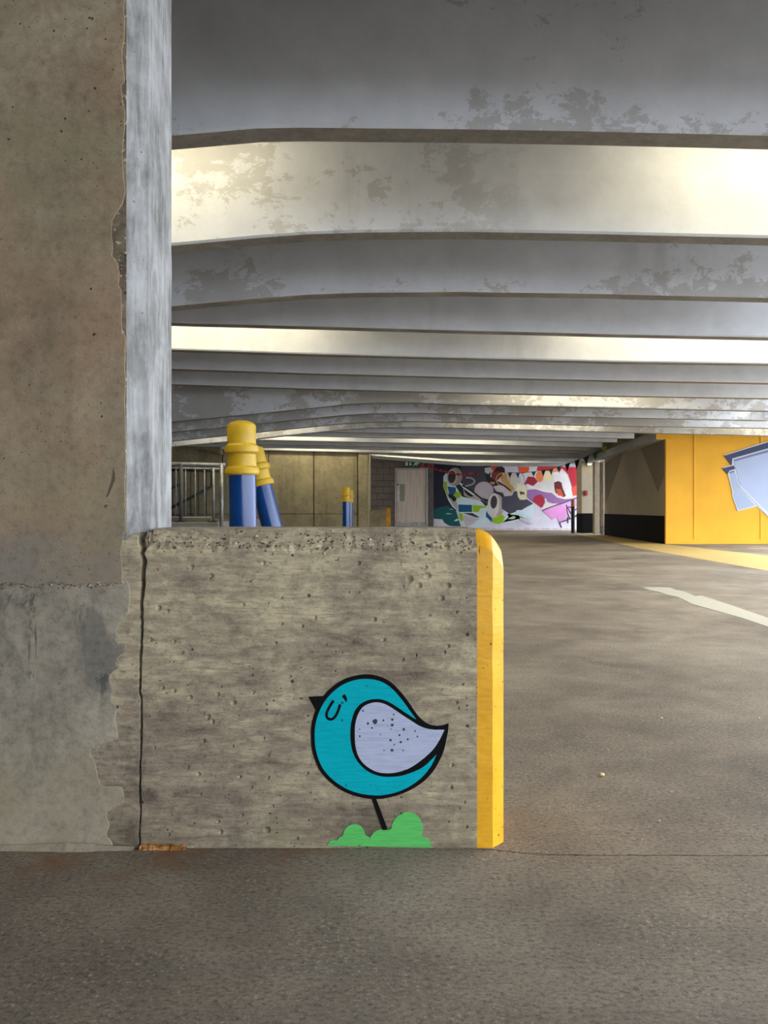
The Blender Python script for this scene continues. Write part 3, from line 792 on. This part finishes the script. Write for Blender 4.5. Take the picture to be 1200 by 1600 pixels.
# broken lump at the head of the crack
lb = bmesh.new(); bmesh.ops.create_icosphere(lb, subdivisions=3, radius=1)
for v_ in lb.verts:
    n_ = v_.co.normalized(); v_.co = n_*(1+0.35*noise.noise(n_*2.1)+0.15*noise.noise(n_*6))
    v_.co = Vector((wx(228)+v_.co.x*0.0075, D0+0.018+v_.co.y*0.012, wz(846)+v_.co.z*0.019))
from_bm('broken_lump', lb, M['core'], par)
# rotten orange filler board at the foot
fb = bmesh.new(); bmesh.ops.create_grid(fb, x_segments=40, y_segments=5, size=0.5)
for v_ in fb.verts:
    u, k = v_.co.x+0.5, v_.co.y+0.5
    x = wx(220)+(wx(292)-wx(220))*u
    h = (0.011-0.003*u)*(0.5+0.5*k)+0.003*noise.noise(Vector((u*9, k*3, 4)))
    v_.co = Vector((x, D0-0.012+0.02*k+0.003*noise.noise(Vector((u*14, 1, k))), max(0.0005, h if k > 0.01 else 0.0)))
rust = Mat('rotten_orange_filler', 0.9)
rust.color(rust.ramp(rust.noise(1.0, 6, 0.7, rust.map((30, 60, 150))), [(0.36, (70, 48, 26)), (0.5, (150, 100, 52)), (0.66, (196, 150, 96))]))
rust.bump(rust.noise(1.0, 6, 0.7, rust.map((60, 90, 300))), 0.7, 0.003)
from_bm('filler_strip', fb, rust.done(), par)

# ---- painted bird
def bc(p): return (wx(460+p[0]/3.3333), wz(1030+p[1]/3.3333))
def paint(name, pts, layer, mat, parent): return prism(name, pts, D0-0.0011-layer*0.00035, D0+0.0006, mat, parent)
teal = mat_wall_paint('teal_paint', (0, 174, 190), 0.6); lav = mat_wall_paint('lavender_paint', (178, 186, 214), 0.9, [(586,1127,4.2),(575,1130,2),(599,1125,1.7),(581,1137,1.6),(631,1139,2.2),(624,1148,1.7),(610,1156,2),(626,1159,2),(637,1155,1.8),(616,1163,1.3),(652,1150,1.4),(615,1116,1.4),(567,1110,1.6),(600,1172,1.2),(630,1172,1.3)]); blk = mat_wall_paint('black_paint', (14, 13, 14), 0.2); grn = mat_wall_paint('green_paint', (96, 196, 104), 0.5)
bird = empty('painted_bird', (wx(590), D0, wz(1250))); tag(bird, 'teal cartoon bird with lavender wing painted on the parapet wall', 'mural')
outer = smooth_loop([(775,343),(735,346),(690,333),(650,300),(620,260),(590,215),(550,165),(500,117),(440,88),(380,78),(320,85),(260,103),(205,137),(160,180),(125,235),(100,295),(88,350),(87,410),(92,470),(108,525),(130,575),(165,620),(205,655),(260,690),(320,712),(380,725),(440,727),(500,718),(560,700),(620,672),(680,630),(725,580),(757,525),(780,470),(793,410),(800,378)], 4, False)
paint('outline', [bc(p) for p in outer+[(803, 333)]], 0, blk, bird)
inner = smooth_loop([(634,312),(600,266),(570,224),(530,175),(490,138),(440,112),(380,102),(320,107),(262,127),(215,158),(175,197),(143,245),(120,300),(108,355),(106,410),(111,465),(126,520),(150,570),(185,612),(225,645),(275,675),(330,695),(385,705),(440,708),(500,700),(555,683),(610,655),(660,617),(700,572),(725,530),(742,488)], 4, False)
bo_ = paint('body', [bc(p) for p in inner+[(660, 440)]], 1, teal, bird)
wo = smooth_loop([(640,316),(600,292),(560,265),(510,232),(470,213),(430,206),(385,212),(345,232),(315,268),(298,320),(292,370),(293,420),(302,475),(325,525),(360,565),(400,592),(450,608),(500,611),(560,605),(620,585),(670,560),(710,525),(744,488),(772,440),(790,390)], 4, False)
wo_ = paint('wing_outline', [bc(p) for p in wo+[(797, 345), (735, 348), (690, 337)]], 2, blk, bird)
wi = smooth_loop([(730,366),(690,360),(650,345),(610,320),(560,288),(510,254),(470,232),(430,223),(390,230),(355,250),(330,290),(317,340),(315,390),(317,440),(328,490),(350,530),(385,562),(430,585),(480,592),(530,588),(590,570),(640,540),(690,500),(725,465),(752,425),(770,390)], 4, False)
paint('wing', [bc(p) for p in wi+[(781, 366)]], 3, lav, wo_)
paint('beak', [bc(p) for p in [(72,195),(164,191),(112,266)]], 0.5, blk, bird)
strip_prism('eye', [bc(p) for p in stroke(smooth_loop([(204,214),(184,246),(169,278),(171,303),(190,312),(211,300),(228,268),(239,234)], 4, False), 14)], D0-0.0018, D0+0.0006, blk, bo_)
paint('brow', [bc(p) for p in [(247,192),(261,180),(271,193),(275,208),(272,224),(264,215),(256,203)]], 2, blk, bo_)
paint('leg', [bc(p) for p in [(400,720),(424,722),(484,880),(482,890),(460,890)]], 0.4, blk, bird)
bush = empty('painted_bush', (wx(600), D0, wz(1320))); tag(bush, 'green painted bush under the cartoon bird at the wall foot', 'mural')
bp = [(65,540),(85,512),(120,503),(145,508),(165,478),(197,463),(207,422),(237,385),(280,370),(325,375),(360,400),(380,440),(387,462),(420,478),(435,470),(462,435),(500,417),(545,417),(602,412),(615,368),(645,315),(690,280),(740,265),(795,275),(840,310),(868,360),(875,410),(868,470),(900,480),(930,505),(945,540),(952,574)]
bs = smooth_loop(bp, 4, False)
bot = [(x, 566-14*(1-(x-65)/890)+5*noise.noise(Vector((x*0.05, 1, 1)))) for x in range(930, 70, -14)]
paint('foliage_shape', [(wx(500+a/5.4545), wz(1220+b/5.4545)) for a, b in bs+bot], 0.8, grn, bush)

# ---- loose bits on the floor
def pebble(x, y, r, col, label):
    gx, gy = ground(x, y)
    bm = bmesh.new(); bmesh.ops.create_icosphere(bm, subdivisions=2, radius=1)
    for v_ in bm.verts:
        n_ = v_.co.normalized(); q = n_*(1+0.3*noise.noise(n_*1.6+Vector((x, 0, 0))))
        v_.co = Vector((gx+q.x*r, gy+q.y*r*0.8, r*0.55+q.z*r*0.65))
    zmin = min(v_.co.z for v_ in bm.verts)
    for v_ in bm.verts: v_.co.z -= zmin-0.0002
    tag(from_bm('pebble', bm, plain('pebble_'+str(x), col, 0.7), None, True), label, 'stone')
pebble(940, 1213, 0.0072, (214, 198, 138), 'cream pebble on the lane floor right of the yellow wall end')
pebble(1034, 1123, 0.0035, (230, 228, 222), 'tiny white chip on the lane floor beyond the cream pebble')
pebble(1186, 1123, 0.0036, (214, 210, 196), 'tiny pale chip on the lane floor near the right edge')
pebble(1030, 1284, 0.003, (200, 196, 186), 'tiny pale grit grain nearest the floor joint')

# ================================================================== MIDDLE DISTANCE
# ---- bollards
cap_prof = [(0.066, 0.840), (0.084, 0.842), (0.089, 0.850), (0.0895, 0.866), (0.084, 0.880), (0.0755, 0.886), (0.0745, 0.948), (0.080, 0.953), (0.0885, 0.960), (0.0895, 0.976), (0.086, 0.992), (0.077, 1.000), (0.0745, 1.004), (0.0745, 1.097), (0.071, 1.105), (0.055, 1.116), (0.03, 1.124), (0, 1.127)]
def bollard(x, y, lean, label):
    t = empty('bollard', (x, y, 0))
    p = lathe('post', [(0.0715, 0.0), (0.0715, 0.4), (0.0715, 0.845)], M['blue'], None); p.parent = t
    q = lathe('cap', cap_prof, M['capyel'], None); q.parent = t
    b = lathe('base_plate', [(0.11, 0.0), (0.11, 0.010), (0.105, 0.014), (0.0715, 0.016)], M['darksteel'], None, 32); b.parent = t
    t.rotation_euler = (0, lean, 0)
    tag(t, label, 'bollard', 'blue bollards with yellow caps in a row')
    return t
bollard(qx(382.5, 4.0), 4.0, math.radians(-0.9), 'nearest blue bollard with ringed yellow cap, standing upright behind the parapet')
tl = bollard(-0.655, 5.4, math.radians(-14), 'blue bollard leaning left behind the nearest bollard'); tl.location.z = 0.015
bollard(qx(541, 14.4), 14.4, 0, 'small distant blue bollard, front one of the far pair')
bollard(qx(546.3, 15.9), 15.9, 0, 'small distant blue bollard, rear one of the far pair')
t = empty('black_bollard', (qx(895.2, 23.5), 23.5, 0)); tag(t, 'slim black bollard with amber top in front of the mural', 'bollard')
p = lathe('post', [(0.056, 0), (0.056, 0.82)], plain('black_enamel', (16, 15, 16), 0.4), None, 24); p.parent = t
p = lathe('amber_top', [(0.057, 0.82), (0.057, 1.0), (0.045, 1.03), (0, 1.035)], plain('amber_band', (150, 104, 36), 0.5), None, 24); p.parent = t

# ---- guard railing on the raised stair landing at the left
DR = 14.0
zf = 0.47
ld = box('stair_landing', -9, qx(341, 13.9), 13.85, 20.2, 0, zf, M['slab'], None, 0.02); tag(ld, 'low grey landing under the guard railing', None, None, 'structure')
box('kerb', -9, qx(330, 14.5), 14.5, 14.62, zf, zf+0.10, M['panel'], ld, 0.01)
rl = empty('guard_railing', (qx(300, DR), DR, zf)); tag(rl, 'galvanised guard railing with vertical bars left of the near bollard', 'railing')
def rz(y): return pz(y, DR)
def rx(x): return qx(x, DR)
tube('top_rail', (rx(150), DR, rz(722.5)), (rx(352), DR, rz(726)), 0.034, M['steel'], rl)
tube('mid_rail', (rx(150), DR, rz(729)), (rx(348), DR, rz(732.5)), 0.018, M['steel'], rl)
tube('bottom_rail', (rx(150), DR, rz(808)), (rx(333), DR, rz(808.5)), 0.014, M['steel'], rl)
tube('post', (rx(349.5), DR-0.18, 0), (rx(349.5), DR-0.18, rz(726)), 0.034, M['steel'], rl)
tube('post', (rx(283), DR, zf+0.02), (rx(283), DR, rz(724)), 0.038, plain('dull_steel', (92, 94, 96), 0.5), rl)
box('post_foot', rx(275), rx(289), DR-0.08, DR+0.08, zf, zf+0.02, M['darksteel'], rl)
tube('post', (rx(333.5), DR, zf+0.02), (rx(333.5), DR, rz(731)), 0.026, M['steel'], rl)
box('post_foot', rx(325), rx(340), DR-0.08, DR+0.08, zf, zf+0.02, M['darksteel'], rl)
for xb in (232, 246, 260, 275, 290, 305, 319.5): tube('baluster', (rx(xb), DR, rz(808)), (rx(xb), DR, rz(730)), 0.0125, M['steel'], rl, 8)
DR2 = 15.4
r2 = empty('stair_handrail', (qx(300, DR2), DR2, zf)); tag(r2, 'dark sloping stair handrail seen through the guard railing', 'railing')
def sx(x, y): return px(x, y, DR2)
for n_, a, b, r in (('handrail', (240, 808), (331, 760.5), 0.032), ('handrail', (240, 775), (285, 755.5), 0.028), ('upper_rail', (240, 733), (346, 736.5), 0.026)):
    tube(n_, sx(*a), sx(*b), r, M['darksteel'], r2)
tube('upright', sx(331, 760.5), sx(331, 736), 0.026, M['darksteel'], r2)
for xb in (254, 270, 298, 310, 322.5): tube('baluster', sx(xb, 806), sx(xb, 735), 0.010, M['darksteel'], r2, 8)
tube('bottom_rail', sx(240, 806), sx(340, 806), 0.012, M['darksteel'], r2)
for xb in (254, 322.5): tube('foot', (qx(xb, DR2), DR2, zf), sx(xb, 806), 0.012, M['darksteel'], r2)

# ---- low ramp wall with yellow end in front of the block wall
DLW = 22.5
lw = empty('ramp_wall', (qx(590, DLW), DLW, 0)); tag(lw, 'low concrete ramp wall with yellow end left of the door', 'wall')
prism('wall_body', [(qx(578.2, DLW), 0), (qx(603.6, DLW), 0), (qx(603.6, DLW), pz(794.6, DLW)), (qx(578.2, DLW), pz(797, DLW))], DLW, DLW+0.35, M['panel'], lw, 0.01)
prism('painted_end', [(qx(603.6, DLW), 0), (qx(610, DLW), 0), (qx(610, DLW), pz(794, DLW)), (qx(603.6, DLW), pz(794.6, DLW))], DLW, DLW+0.35, plain('ochre_end_paint', (206, 150, 24), 0.5), lw, 0.01)

# ---- exit sign above the door
ex = empty('exit_sign', (qx(646, 26.8), 26.9, pz(723, 26.8))); tag(ex, 'green emergency exit sign with running figure above the door', 'sign')
DE = 26.85
box('panel', qx(632.5, DE), qx(660, DE), DE, DE+0.06, pz(728.4, DE), pz(721, DE), plain('sign_green', (10, 92, 56), 0.4), ex, 0.006)
wh = plain('sign_white', (206, 224, 206), 0.4)
def sg(name, pts): prism(name, [(qx(a, DE), pz(b, DE)) for a, b in pts], DE-0.006, DE+0.01, wh, ex)
sg('door_symbol', [(633.6,721.8),(637.2,721.8),(637.2,727.6),(633.6,727.6)])
sg('arrow', [(640.6,722),(642,722),(642,724.8),(643.6,724.8),(641.3,727.8),(639,724.8),(640.6,724.8)])
sg('figure', [(645,727.4),(648,724.6),(646.6,723.4),(650.5,722.4),(653.6,722.8),(655.6,724.8),(654.8,725.4),(652.8,724.2),(651.4,725.4),(653,727.6),(651.6,727.9),(649.8,726),(646,728)])
hd = [(654.6+1.0*math.cos(i*math.pi/5), 722.2+0.8*math.sin(i*math.pi/5)) for i in range(10)]
sg('figure_head', hd)

# ---- floor markings
def paint_floor(name, pts, mat, label, z=0.0015): return tag(slab_poly(name, pts, -0.002, z, mat), label, 'marking')
wp = Mat('worn_white_road_paint', 0.7)
wp.color(wp.mix(wp.ramp(wp.noise(60, 6, 0.7), [(0.56, 0.0), (0.7, 0.7)]), (176, 171, 156), (120, 112, 100))); wp = wp.done()
yp = Mat('faded_yellow_floor_paint', 0.7)
yp.color(yp.mix(yp.ramp(yp.noise(3, 8, 0.7), [(0.5, 0.0), (0.72, 0.55)]), (196, 168, 104), (156, 138, 104))); yp = yp.done()
line = [(1004,918),(1030,917.5),(1047,918),(1055,921.5),(1068,924),(1086,931.5),(1096,931),(1112,936),(1140,945),(1200,965.5),(1330,1010),(1330,1030),(1200,979.5),(1160,966),(1130,957.5),(1096,948),(1080,943.5),(1070,938),(1058,932.5),(1046,930.5),(1030,925),(1016,922.5)]
paint_floor('lane_line', [ground(*p) for p in line[::-1]], wp, 'worn white dashed line on the lane floor at right')
walk = [(4.2, 7.0), (4.24, 8.48), (4.56, 13.7), (5.10, 18.1), (5.55, 22.0), (5.9, 22.0)] + [(side_x(21.6)-0.06, 21.6), (side_x(DY+0.1)-0.04, DY+0.05), (5.66, DY-0.03), (5.72, 11.5), (5.6, 7.0)]
paint_floor('walkway_stripe', walk[::-1], yp, 'faded yellow walkway stripe along the grey side wall')
paint_floor('bay_line', [(6.5, 13.55), (9.4, 13.1), (9.4, 13.3), (6.5, 13.75)][::1], wp, 'faint white bay line in front of the yellow wall')

# ---- bunting across to the pier, red streamer at the left of the mural
bt = empty('bunting', (qx(870, 24), 24, 2.0)); tag(bt, 'dark green and teal pennant bunting hanging across the mural top', 'bunting')
string = [(792,738,26.4),(815,739,25.8),(838,736.5,25),(860,733,24),(880,727,22.6),(898,720,21.2),(914,714.5,19.8),(930,707,18.2),(948,694,17.0)]
sp = [px(*p) for p in string]
for a, b in zip(sp, sp[1:]): pass
bmn = bmesh.new()
for a, b in zip(sp, sp[1:]): tube_bm(bmn, a, b, 0.008, 6)
from_bm('string', bmn, M['darksteel'], bt)
def along(x):
    for a, b in zip(string, string[1:]):
        if a[0] <= x <= b[0]:
            t = (x-a[0])/(b[0]-a[0]); return tuple(a[i]+(b[i]-a[i])*t for i in range(3))
for x, wd, h, col in ((797,6,9,(20,20,44)),(809,6,9,(24,60,140)),(834,7,8,(0,86,88)),(849,7,10,(12,36,36)),(861,7,10,(10,78,44)),(873,7,10,(24,70,50)),(887,8,13,(14,20,18)),(902,8,15,(12,18,16)),(916,9,13,(14,30,26)),(930,9,12,(40,74,30)),(944,9,13,(104,110,22))):
    _, y, d = along(x); tw = random.uniform(-0.06, 0.06)
    A = px(x-wd/2, along(max(792, x-wd/2))[1]+0.4, d); B = px(x+wd/2, along(min(946, x+wd/2))[1]+0.4, d); Cc = px(x+random.uniform(-1, 1), y+h, d)+Vector((0, tw, 0))
    n = (B-A).cross(Cc-A).normalized()*0.003
    mesh('pennant', [A+n, B+n, Cc+n, A-n, B-n, Cc-n], [(0, 1, 2), (5, 4, 3), (0, 3, 4, 1), (1, 4, 5, 2), (2, 5, 3, 0)], plain('pennant_%d' % x, col, 0.5), bt)
rs = empty('red_streamer', px(690, 735, 25.5)); tag(rs, 'twisted shiny red streamer hanging from the door to the mural', 'streamer')
rp = [(655,729),(664,726.5),(672,727.5),(680,733),(690,735.5),(700,737.5),(714,741),(724,741.5),(734,739.5),(747,741)]
rpp = smooth_loop(rp, 5, False)
v, f = [], []
for i, (a, b) in enumerate(rpp):
    ph = i*0.75; wd = (0.05+0.025*math.sin(i*1.3)) * (0.75 if a > 705 else 1)
    c0 = px(a, b, 25.6-i*0.006); o = Vector((0.2*math.cos(ph), math.cos(ph), math.sin(ph)))*wd
    v += [c0+o, c0-o]
for i in range(len(rpp)-1): f.append((2*i, 2*i+1, 2*i+3, 2*i+2))
rb = mesh('ribbon', v, f, plain('red_foil', (196, 26, 60), 0.25, 0.3, 9, 0.7), rs, True)
sm = rb.modifiers.new('thickness', 'SOLIDIFY'); sm.thickness = 0.004

# ================================================================== MURALS
# ---- house shapes on the yellow wall
hm = empty('house_mural', (qx(1170, DY), DY, 1.2)); tag(hm, 'pale blue tilted house shapes painted on the yellow wall', 'mural')
def hp(name, pts, layer, col):
    prism(name, [(qx(a, DY), pz(b, DY)) for a, b in pts], DY-0.018-layer*0.003, DY+0.01, plain('house_'+name, tuple(int(v*0.9) for v in col), 0.6, 0.04, 0.8), hm)
hp('outline', [(1127,731),(1144,726),(1130,711),(1200,689),(1330,652),(1330,940),(1201,809),(1182,791),(1152,798.6),(1143,774),(1144,770),(1136,738)], 0, (222, 226, 240))
hp('roof_edge', [(1128,731.8),(1146,727.4),(1148,733),(1139,735.5),(1136,741)], 1, (62, 72, 104))
hp('small_wall', [(1138,737),(1147,735),(1156,764),(1180,790),(1153,797),(1144.6,774),(1146,771)], 1, (176, 190, 222))
hp('small_shadow_line', [(1139,737.5),(1146,735.5),(1146.8,737.6),(1140,739.6)], 2, (108, 124, 164))
hp('roof_edge', [(1131,712.2),(1200,691),(1330,651),(1330,664),(1200,700.5),(1143.5,716.5),(1142.6,727.4)], 2, (62, 72, 104))
hp('large_wall', [(1145,718),(1200,702),(1330,666),(1330,936),(1200,806),(1156.5,761)], 2, (182, 196, 232))
hp('large_shadow_line', [(1146,718.4),(1200,703),(1330,667),(1330,671),(1200,706.6),(1147,721)], 3, (120, 136, 174))
hp('large_edge_line', [(1149,755),(1151,756),(1158,761),(1200,802),(1200,807),(1182,788)], 3, (214, 222, 244))

# ---- big mural on the back wall
mu = empty('car_mural', (qx(790, DB), DB, 1.2)); tag(mu, 'colourful mural of an upturned cartoon car on the back wall', 'mural')
cnt = [0]
def mp(name, pts, col, sm_=0, rough=0.6, strip=False):
    cnt[0] += 1
    P = smooth_loop(pts, sm_) if sm_ else pts
    (strip_prism if strip else prism)(name, [(qx(a, DB), pz(b, DB)) for a, b in P], DB-0.004-cnt[0]*0.0003, DB+0.02, plain('mural_%s_%s' % (name, '_'.join(map(str, col))), col, rough, 0.06, 2), mu)
def A(pts): return [(680+a/10, 720+b/10) for a, b in pts]
def B_(pts): return [(790+a/10, 720+b/10) for a, b in pts]
def ell(cx, cy, rx_, ry_, rot=0, n=20):
    c_, s_ = math.cos(rot), math.sin(rot)
    return [(cx+rx_*math.cos(t)*c_-ry_*math.sin(t)*s_, cy+rx_*math.cos(t)*s_+ry_*math.sin(t)*c_) for t in [2*math.pi*i/n for i in range(n)]]
mp('background', [(677.5,690),(912,690),(912,826.5),(677.5,826.5)], (204, 200, 216))
mp('dark_ground', [(677.5,690),(770,690),(766,745),(790,760),(800,775),(760,790),(700,800),(677.5,800)], (26, 32, 50))
mp('teal_pool', A([(-25,760),(60,730),(200,700),(330,790),(400,1026),(240,1020),(190,1000),(140,965),(110,915),(-25,905)]), (10, 84, 90))
mp('charcoal_shadow', A([(400,80),(760,70),(800,300),(980,480),(1200,560),(1180,830),(1080,760),(700,640),(430,420)]), (66, 64, 76))
mp('white_rim', A([(170,190),(130,240),(125,400),(170,520),(205,620),(270,720),(370,800),(410,960),(430,1040),(700,1040),(900,930),(880,800),(700,620),(420,560),(260,300)]), (196, 216, 224))
mp('grey_panel', A([(215,590),(260,590),(340,640),(355,780),(290,710)]), (168, 158, 162))
mp('pale_panel', A([(440,840),(690,905),(560,1010),(480,1030),(440,940)]), (190, 182, 188))
mp('green_patch', A([(128,320),(185,330),(190,480),(215,540),(195,560),(160,470),(130,390)]), (150, 176, 30))
mp('blue_patch', A([(192,400),(320,415),(325,480),(280,550),(215,510)]), (12, 84, 132))
mp('dark_patch', A([(205,510),(330,560),(330,620),(285,640),(250,590),(210,575)]), (24, 22, 34))
mp('green_patch', A([(325,475),(400,500),(395,570),(345,590),(285,545)]), (150, 184, 26))
mp('blue_door', A([(358,682),(575,690),(575,800),(365,800)]), (8, 82, 122))
mp('green_door', A([(585,690),(800,705),(790,735),(700,750),(680,800),(585,800)]), (150, 184, 20))
mp('round_patch', A(ell(750, 790, 65, 55)), (192, 212, 220))
mp('dark_patch', A([(430,815),(580,815),(700,885),(640,885)]), (52, 50, 62))
mp('green_post', A([(370,805),(430,830),(440,930),(400,945),(380,900)]), (150, 184, 26))
mp('grey_body', A([(440,440),(480,400),(640,530),(720,600),(700,625),(560,590),(450,540)]), (176, 160, 152))
mp('wheel_well', A(ell(525, 495, 90, 45, 0.7)), (30, 26, 32))
mp('pale_disc', A(ell(760, 470, 150, 145)), (178, 168, 178))
mp('pale_body', A([(900,400),(1000,380),(1200,430),(1200,560),(1080,560),(1060,500),(960,480)]), (186, 176, 182))
mp('white_bar', A([(350,320),(400,345),(620,510),(600,545),(440,430),(380,360),(310,390)]), (206, 222, 228))
mp('black_line', A(stroke([(420,380),(520,440),(620,510),(720,590),(850,625)], 26)), (24, 22, 28), strip=True)
mp('grey_loop', A(stroke(smooth_loop([(480,262),(560,270),(615,310),(600,350),(540,380),(470,395)], 4, False), 26)), (150, 146, 152), strip=True)
mp('tyre', A(ell(305, 250, 118, 145, 0.15)), (152, 138, 132))
mp('tyre_face', A(ell(262, 255, 82, 125, 0.1)), (176, 166, 158))
mp('hub', A(ell(260, 253, 60, 97, 0.1)), (56, 46, 54))
mp('tyre_shadow', A(ell(955, 660, 130, 178, -0.1)), (34, 30, 36))
mp('tyre', A(ell(965, 690, 112, 175, -0.1)), (170, 158, 152))
mp('tyre_face', A(ell(910, 690, 92, 190, 0.05)), (206, 200, 196))
mp('hub', A(ell(915, 645, 52, 102, 0.08)), (60, 54, 64))
mp('light_wing', A([(1040,750),(1180,840),(1300,850),(1350,900),(1180,980),(1060,960),(960,900)])+B_([(170,770),(320,745),(440,690),(420,900),(300,890),(200,900),(100,930)]), (196, 218, 226))
mp('blue_fender', A([(800,780),(840,850),(885,890),(885,955),(790,870)]), (8, 82, 128))
mp('green_fender', A([(890,900),(1000,860),(1030,830),(1090,870),(1060,960),(980,990),(890,960)]), (150, 190, 20))
mp('dark_hull', B_([(-60,560),(100,545),(130,480),(180,470),(190,560),(220,610),(330,600),(430,670),(330,720),(250,770),(180,770),(150,800),(70,830),(0,790),(-60,750)]), (68, 66, 82))
mp('figure_grey', B_([(-20,200),(120,180),(230,240),(240,330),(130,400),(100,520),(20,440),(-40,300)]), (188, 180, 170))
mp('figure_ochre', B_([(-80,250),(0,200),(60,350),(140,430),(90,510),(20,400),(-60,330)]), (176, 140, 84))
mp('orange_block', A([(870,85),(1000,85),(960,130),(900,160)]), (206, 76, 44))
mp('dark_crow', A([(960,100),(1040,85),(1085,120),(1090,190),(1000,200),(940,260),(880,210)]), (40, 26, 32))
mp('red_brown', A([(880,190),(980,160),(1060,210),(960,320),(880,270)]), (120, 52, 46))
mp('pale_face', A([(775,110),(870,100),(870,160),(830,210),(775,180)]), (190, 190, 192))
mp('ochre_ring', A(stroke(ell(1060, 290, 110, 100)+[(1170, 290)], 14)), (190, 148, 80), strip=True)
mp('brown_line', A(stroke([(980,330),(1080,390),(1180,470)], 26)), (60, 44, 36), strip=True)
mp('orange_splash', A([(850,330),(930,330),(930,365),(880,370)]), (204, 120, 60))
mp('cream_flower', B_([(130,470),(180,400),(150,330),(230,380),(320,400),(340,560),(300,610),(230,610),(190,560),(180,480)]), (214, 208, 168))
mp('flower_eye', B_([(210,475),(290,490),(295,530),(250,520),(240,550)]), (70, 64, 76))
mp('pale_sky', B_([(240,60),(900,60),(1000,300),(1030,560),(900,590),(700,480),(500,440),(330,430),(300,300)]), (206, 202, 206))
mp('orange_block', B_([(200,95),(370,95),(360,170),(270,200),(210,175)]), (224, 84, 50))
mp('red_band', B_([(500,90),(900,90),(850,160),(560,160),(480,150)]), (176, 36, 44))
mp('maroon_house', B_([(345,245),(450,255),(500,330),(430,395),(340,360),(290,370)]), (148, 26, 44))
mp('orange_balloon', B_(ell(530, 250, 60, 85)), (222, 122, 74))
mp('cream_balloon', B_(ell(660, 250, 55, 70)), (226, 206, 150))
mp('orange_balloon', B_(ell(790, 170, 60, 60)), (222, 130, 96))
mp('red_curtain', B_([(860,100),(1200,100),(1200,520),(1060,550),(1040,400),(980,220),(920,160)]), (178, 30, 52))
mp('orange_glow_shape', B_([(1030,430),(1100,380),(1200,420),(1200,520),(1060,550)]), (232, 82, 60))
mp('white_sail', B_([(860,165),(930,190),(980,280),(1020,420),(1040,560),(960,600),(880,560),(930,480),(880,330),(760,330),(740,180)]), (220, 216, 220))
mp('dark_window', B_([(755,340),(820,315),(870,340),(890,430),(940,550),(900,570),(780,500),(760,430)]), (96, 32, 38))
mp('window_glow_shape', B_([(780,440),(860,440),(910,560),(820,540)]), (190, 78, 50))
mp('white_line', B_(stroke([(330,395),(500,440),(700,490),(800,560),(920,590),(1060,570),(1200,520)], 30)), (222, 210, 206), strip=True)
mp('purple_shape', B_([(345,455),(470,445),(600,490),(720,500),(800,570),(920,600),(1080,590),(900,665),(740,665),(600,620),(520,700),(400,620),(330,560)]), (142, 104, 158))
mp('red_heart', B_([(430,590),(470,545),(540,525),(600,570),(610,640),(570,740),(500,690),(420,625)]), (164, 30, 60))
mp('white_curve', B_(stroke([(620,590),(630,660),(590,730),(550,750)], 26)), (224, 208, 212), strip=True)
mp('cream_star', B_([(640,625),(670,665),(820,680),(700,715),(600,740)]), (222, 206, 204))
mp('pink_shape', B_([(580,790),(850,690),(1200,550),(1200,660),(1000,760),(905,950),(840,960),(800,880),(730,920),(690,880)]), (214, 142, 204))
mp('lilac_shape', B_([(860,690),(1080,600),(1200,550),(1200,640),(940,740)]), (200, 166, 214))
mp('purple_line', B_(stroke([(570,780),(750,705),(950,640),(1200,540)], 18)), (120, 72, 120), strip=True)
for s_ in ([(950,690),(960,800),(1000,900)], [(940,690),(1040,850)], [(840,965),(1020,900),(1200,820)], [(840,960),(880,1060)], [(1060,780),(1200,700)], [(1090,860),(1190,800)], [(975,720),(1030,730)], [(975,970),(965,880)]):
    mp('dark_scribble', B_(stroke(s_, 16)), (66, 44, 78), strip=True)
mp('green_mark', B_([(30,910),(120,860),(165,880),(120,910)]), (190, 202, 160))
mp('grey_mark', B_([(215,880),(300,900),(420,970),(400,1000),(300,960),(220,920)]), (190, 190, 200))
mp('pale_ripple', A([(160,830),(200,815),(270,830),(200,838)]), (150, 190, 190))
mp('pale_ripple', A([(215,765),(250,748),(290,765)]), (130, 176, 180))
mp('pale_ripple', A([(290,940),(340,905),(380,920),(330,945)]), (190, 214, 218))
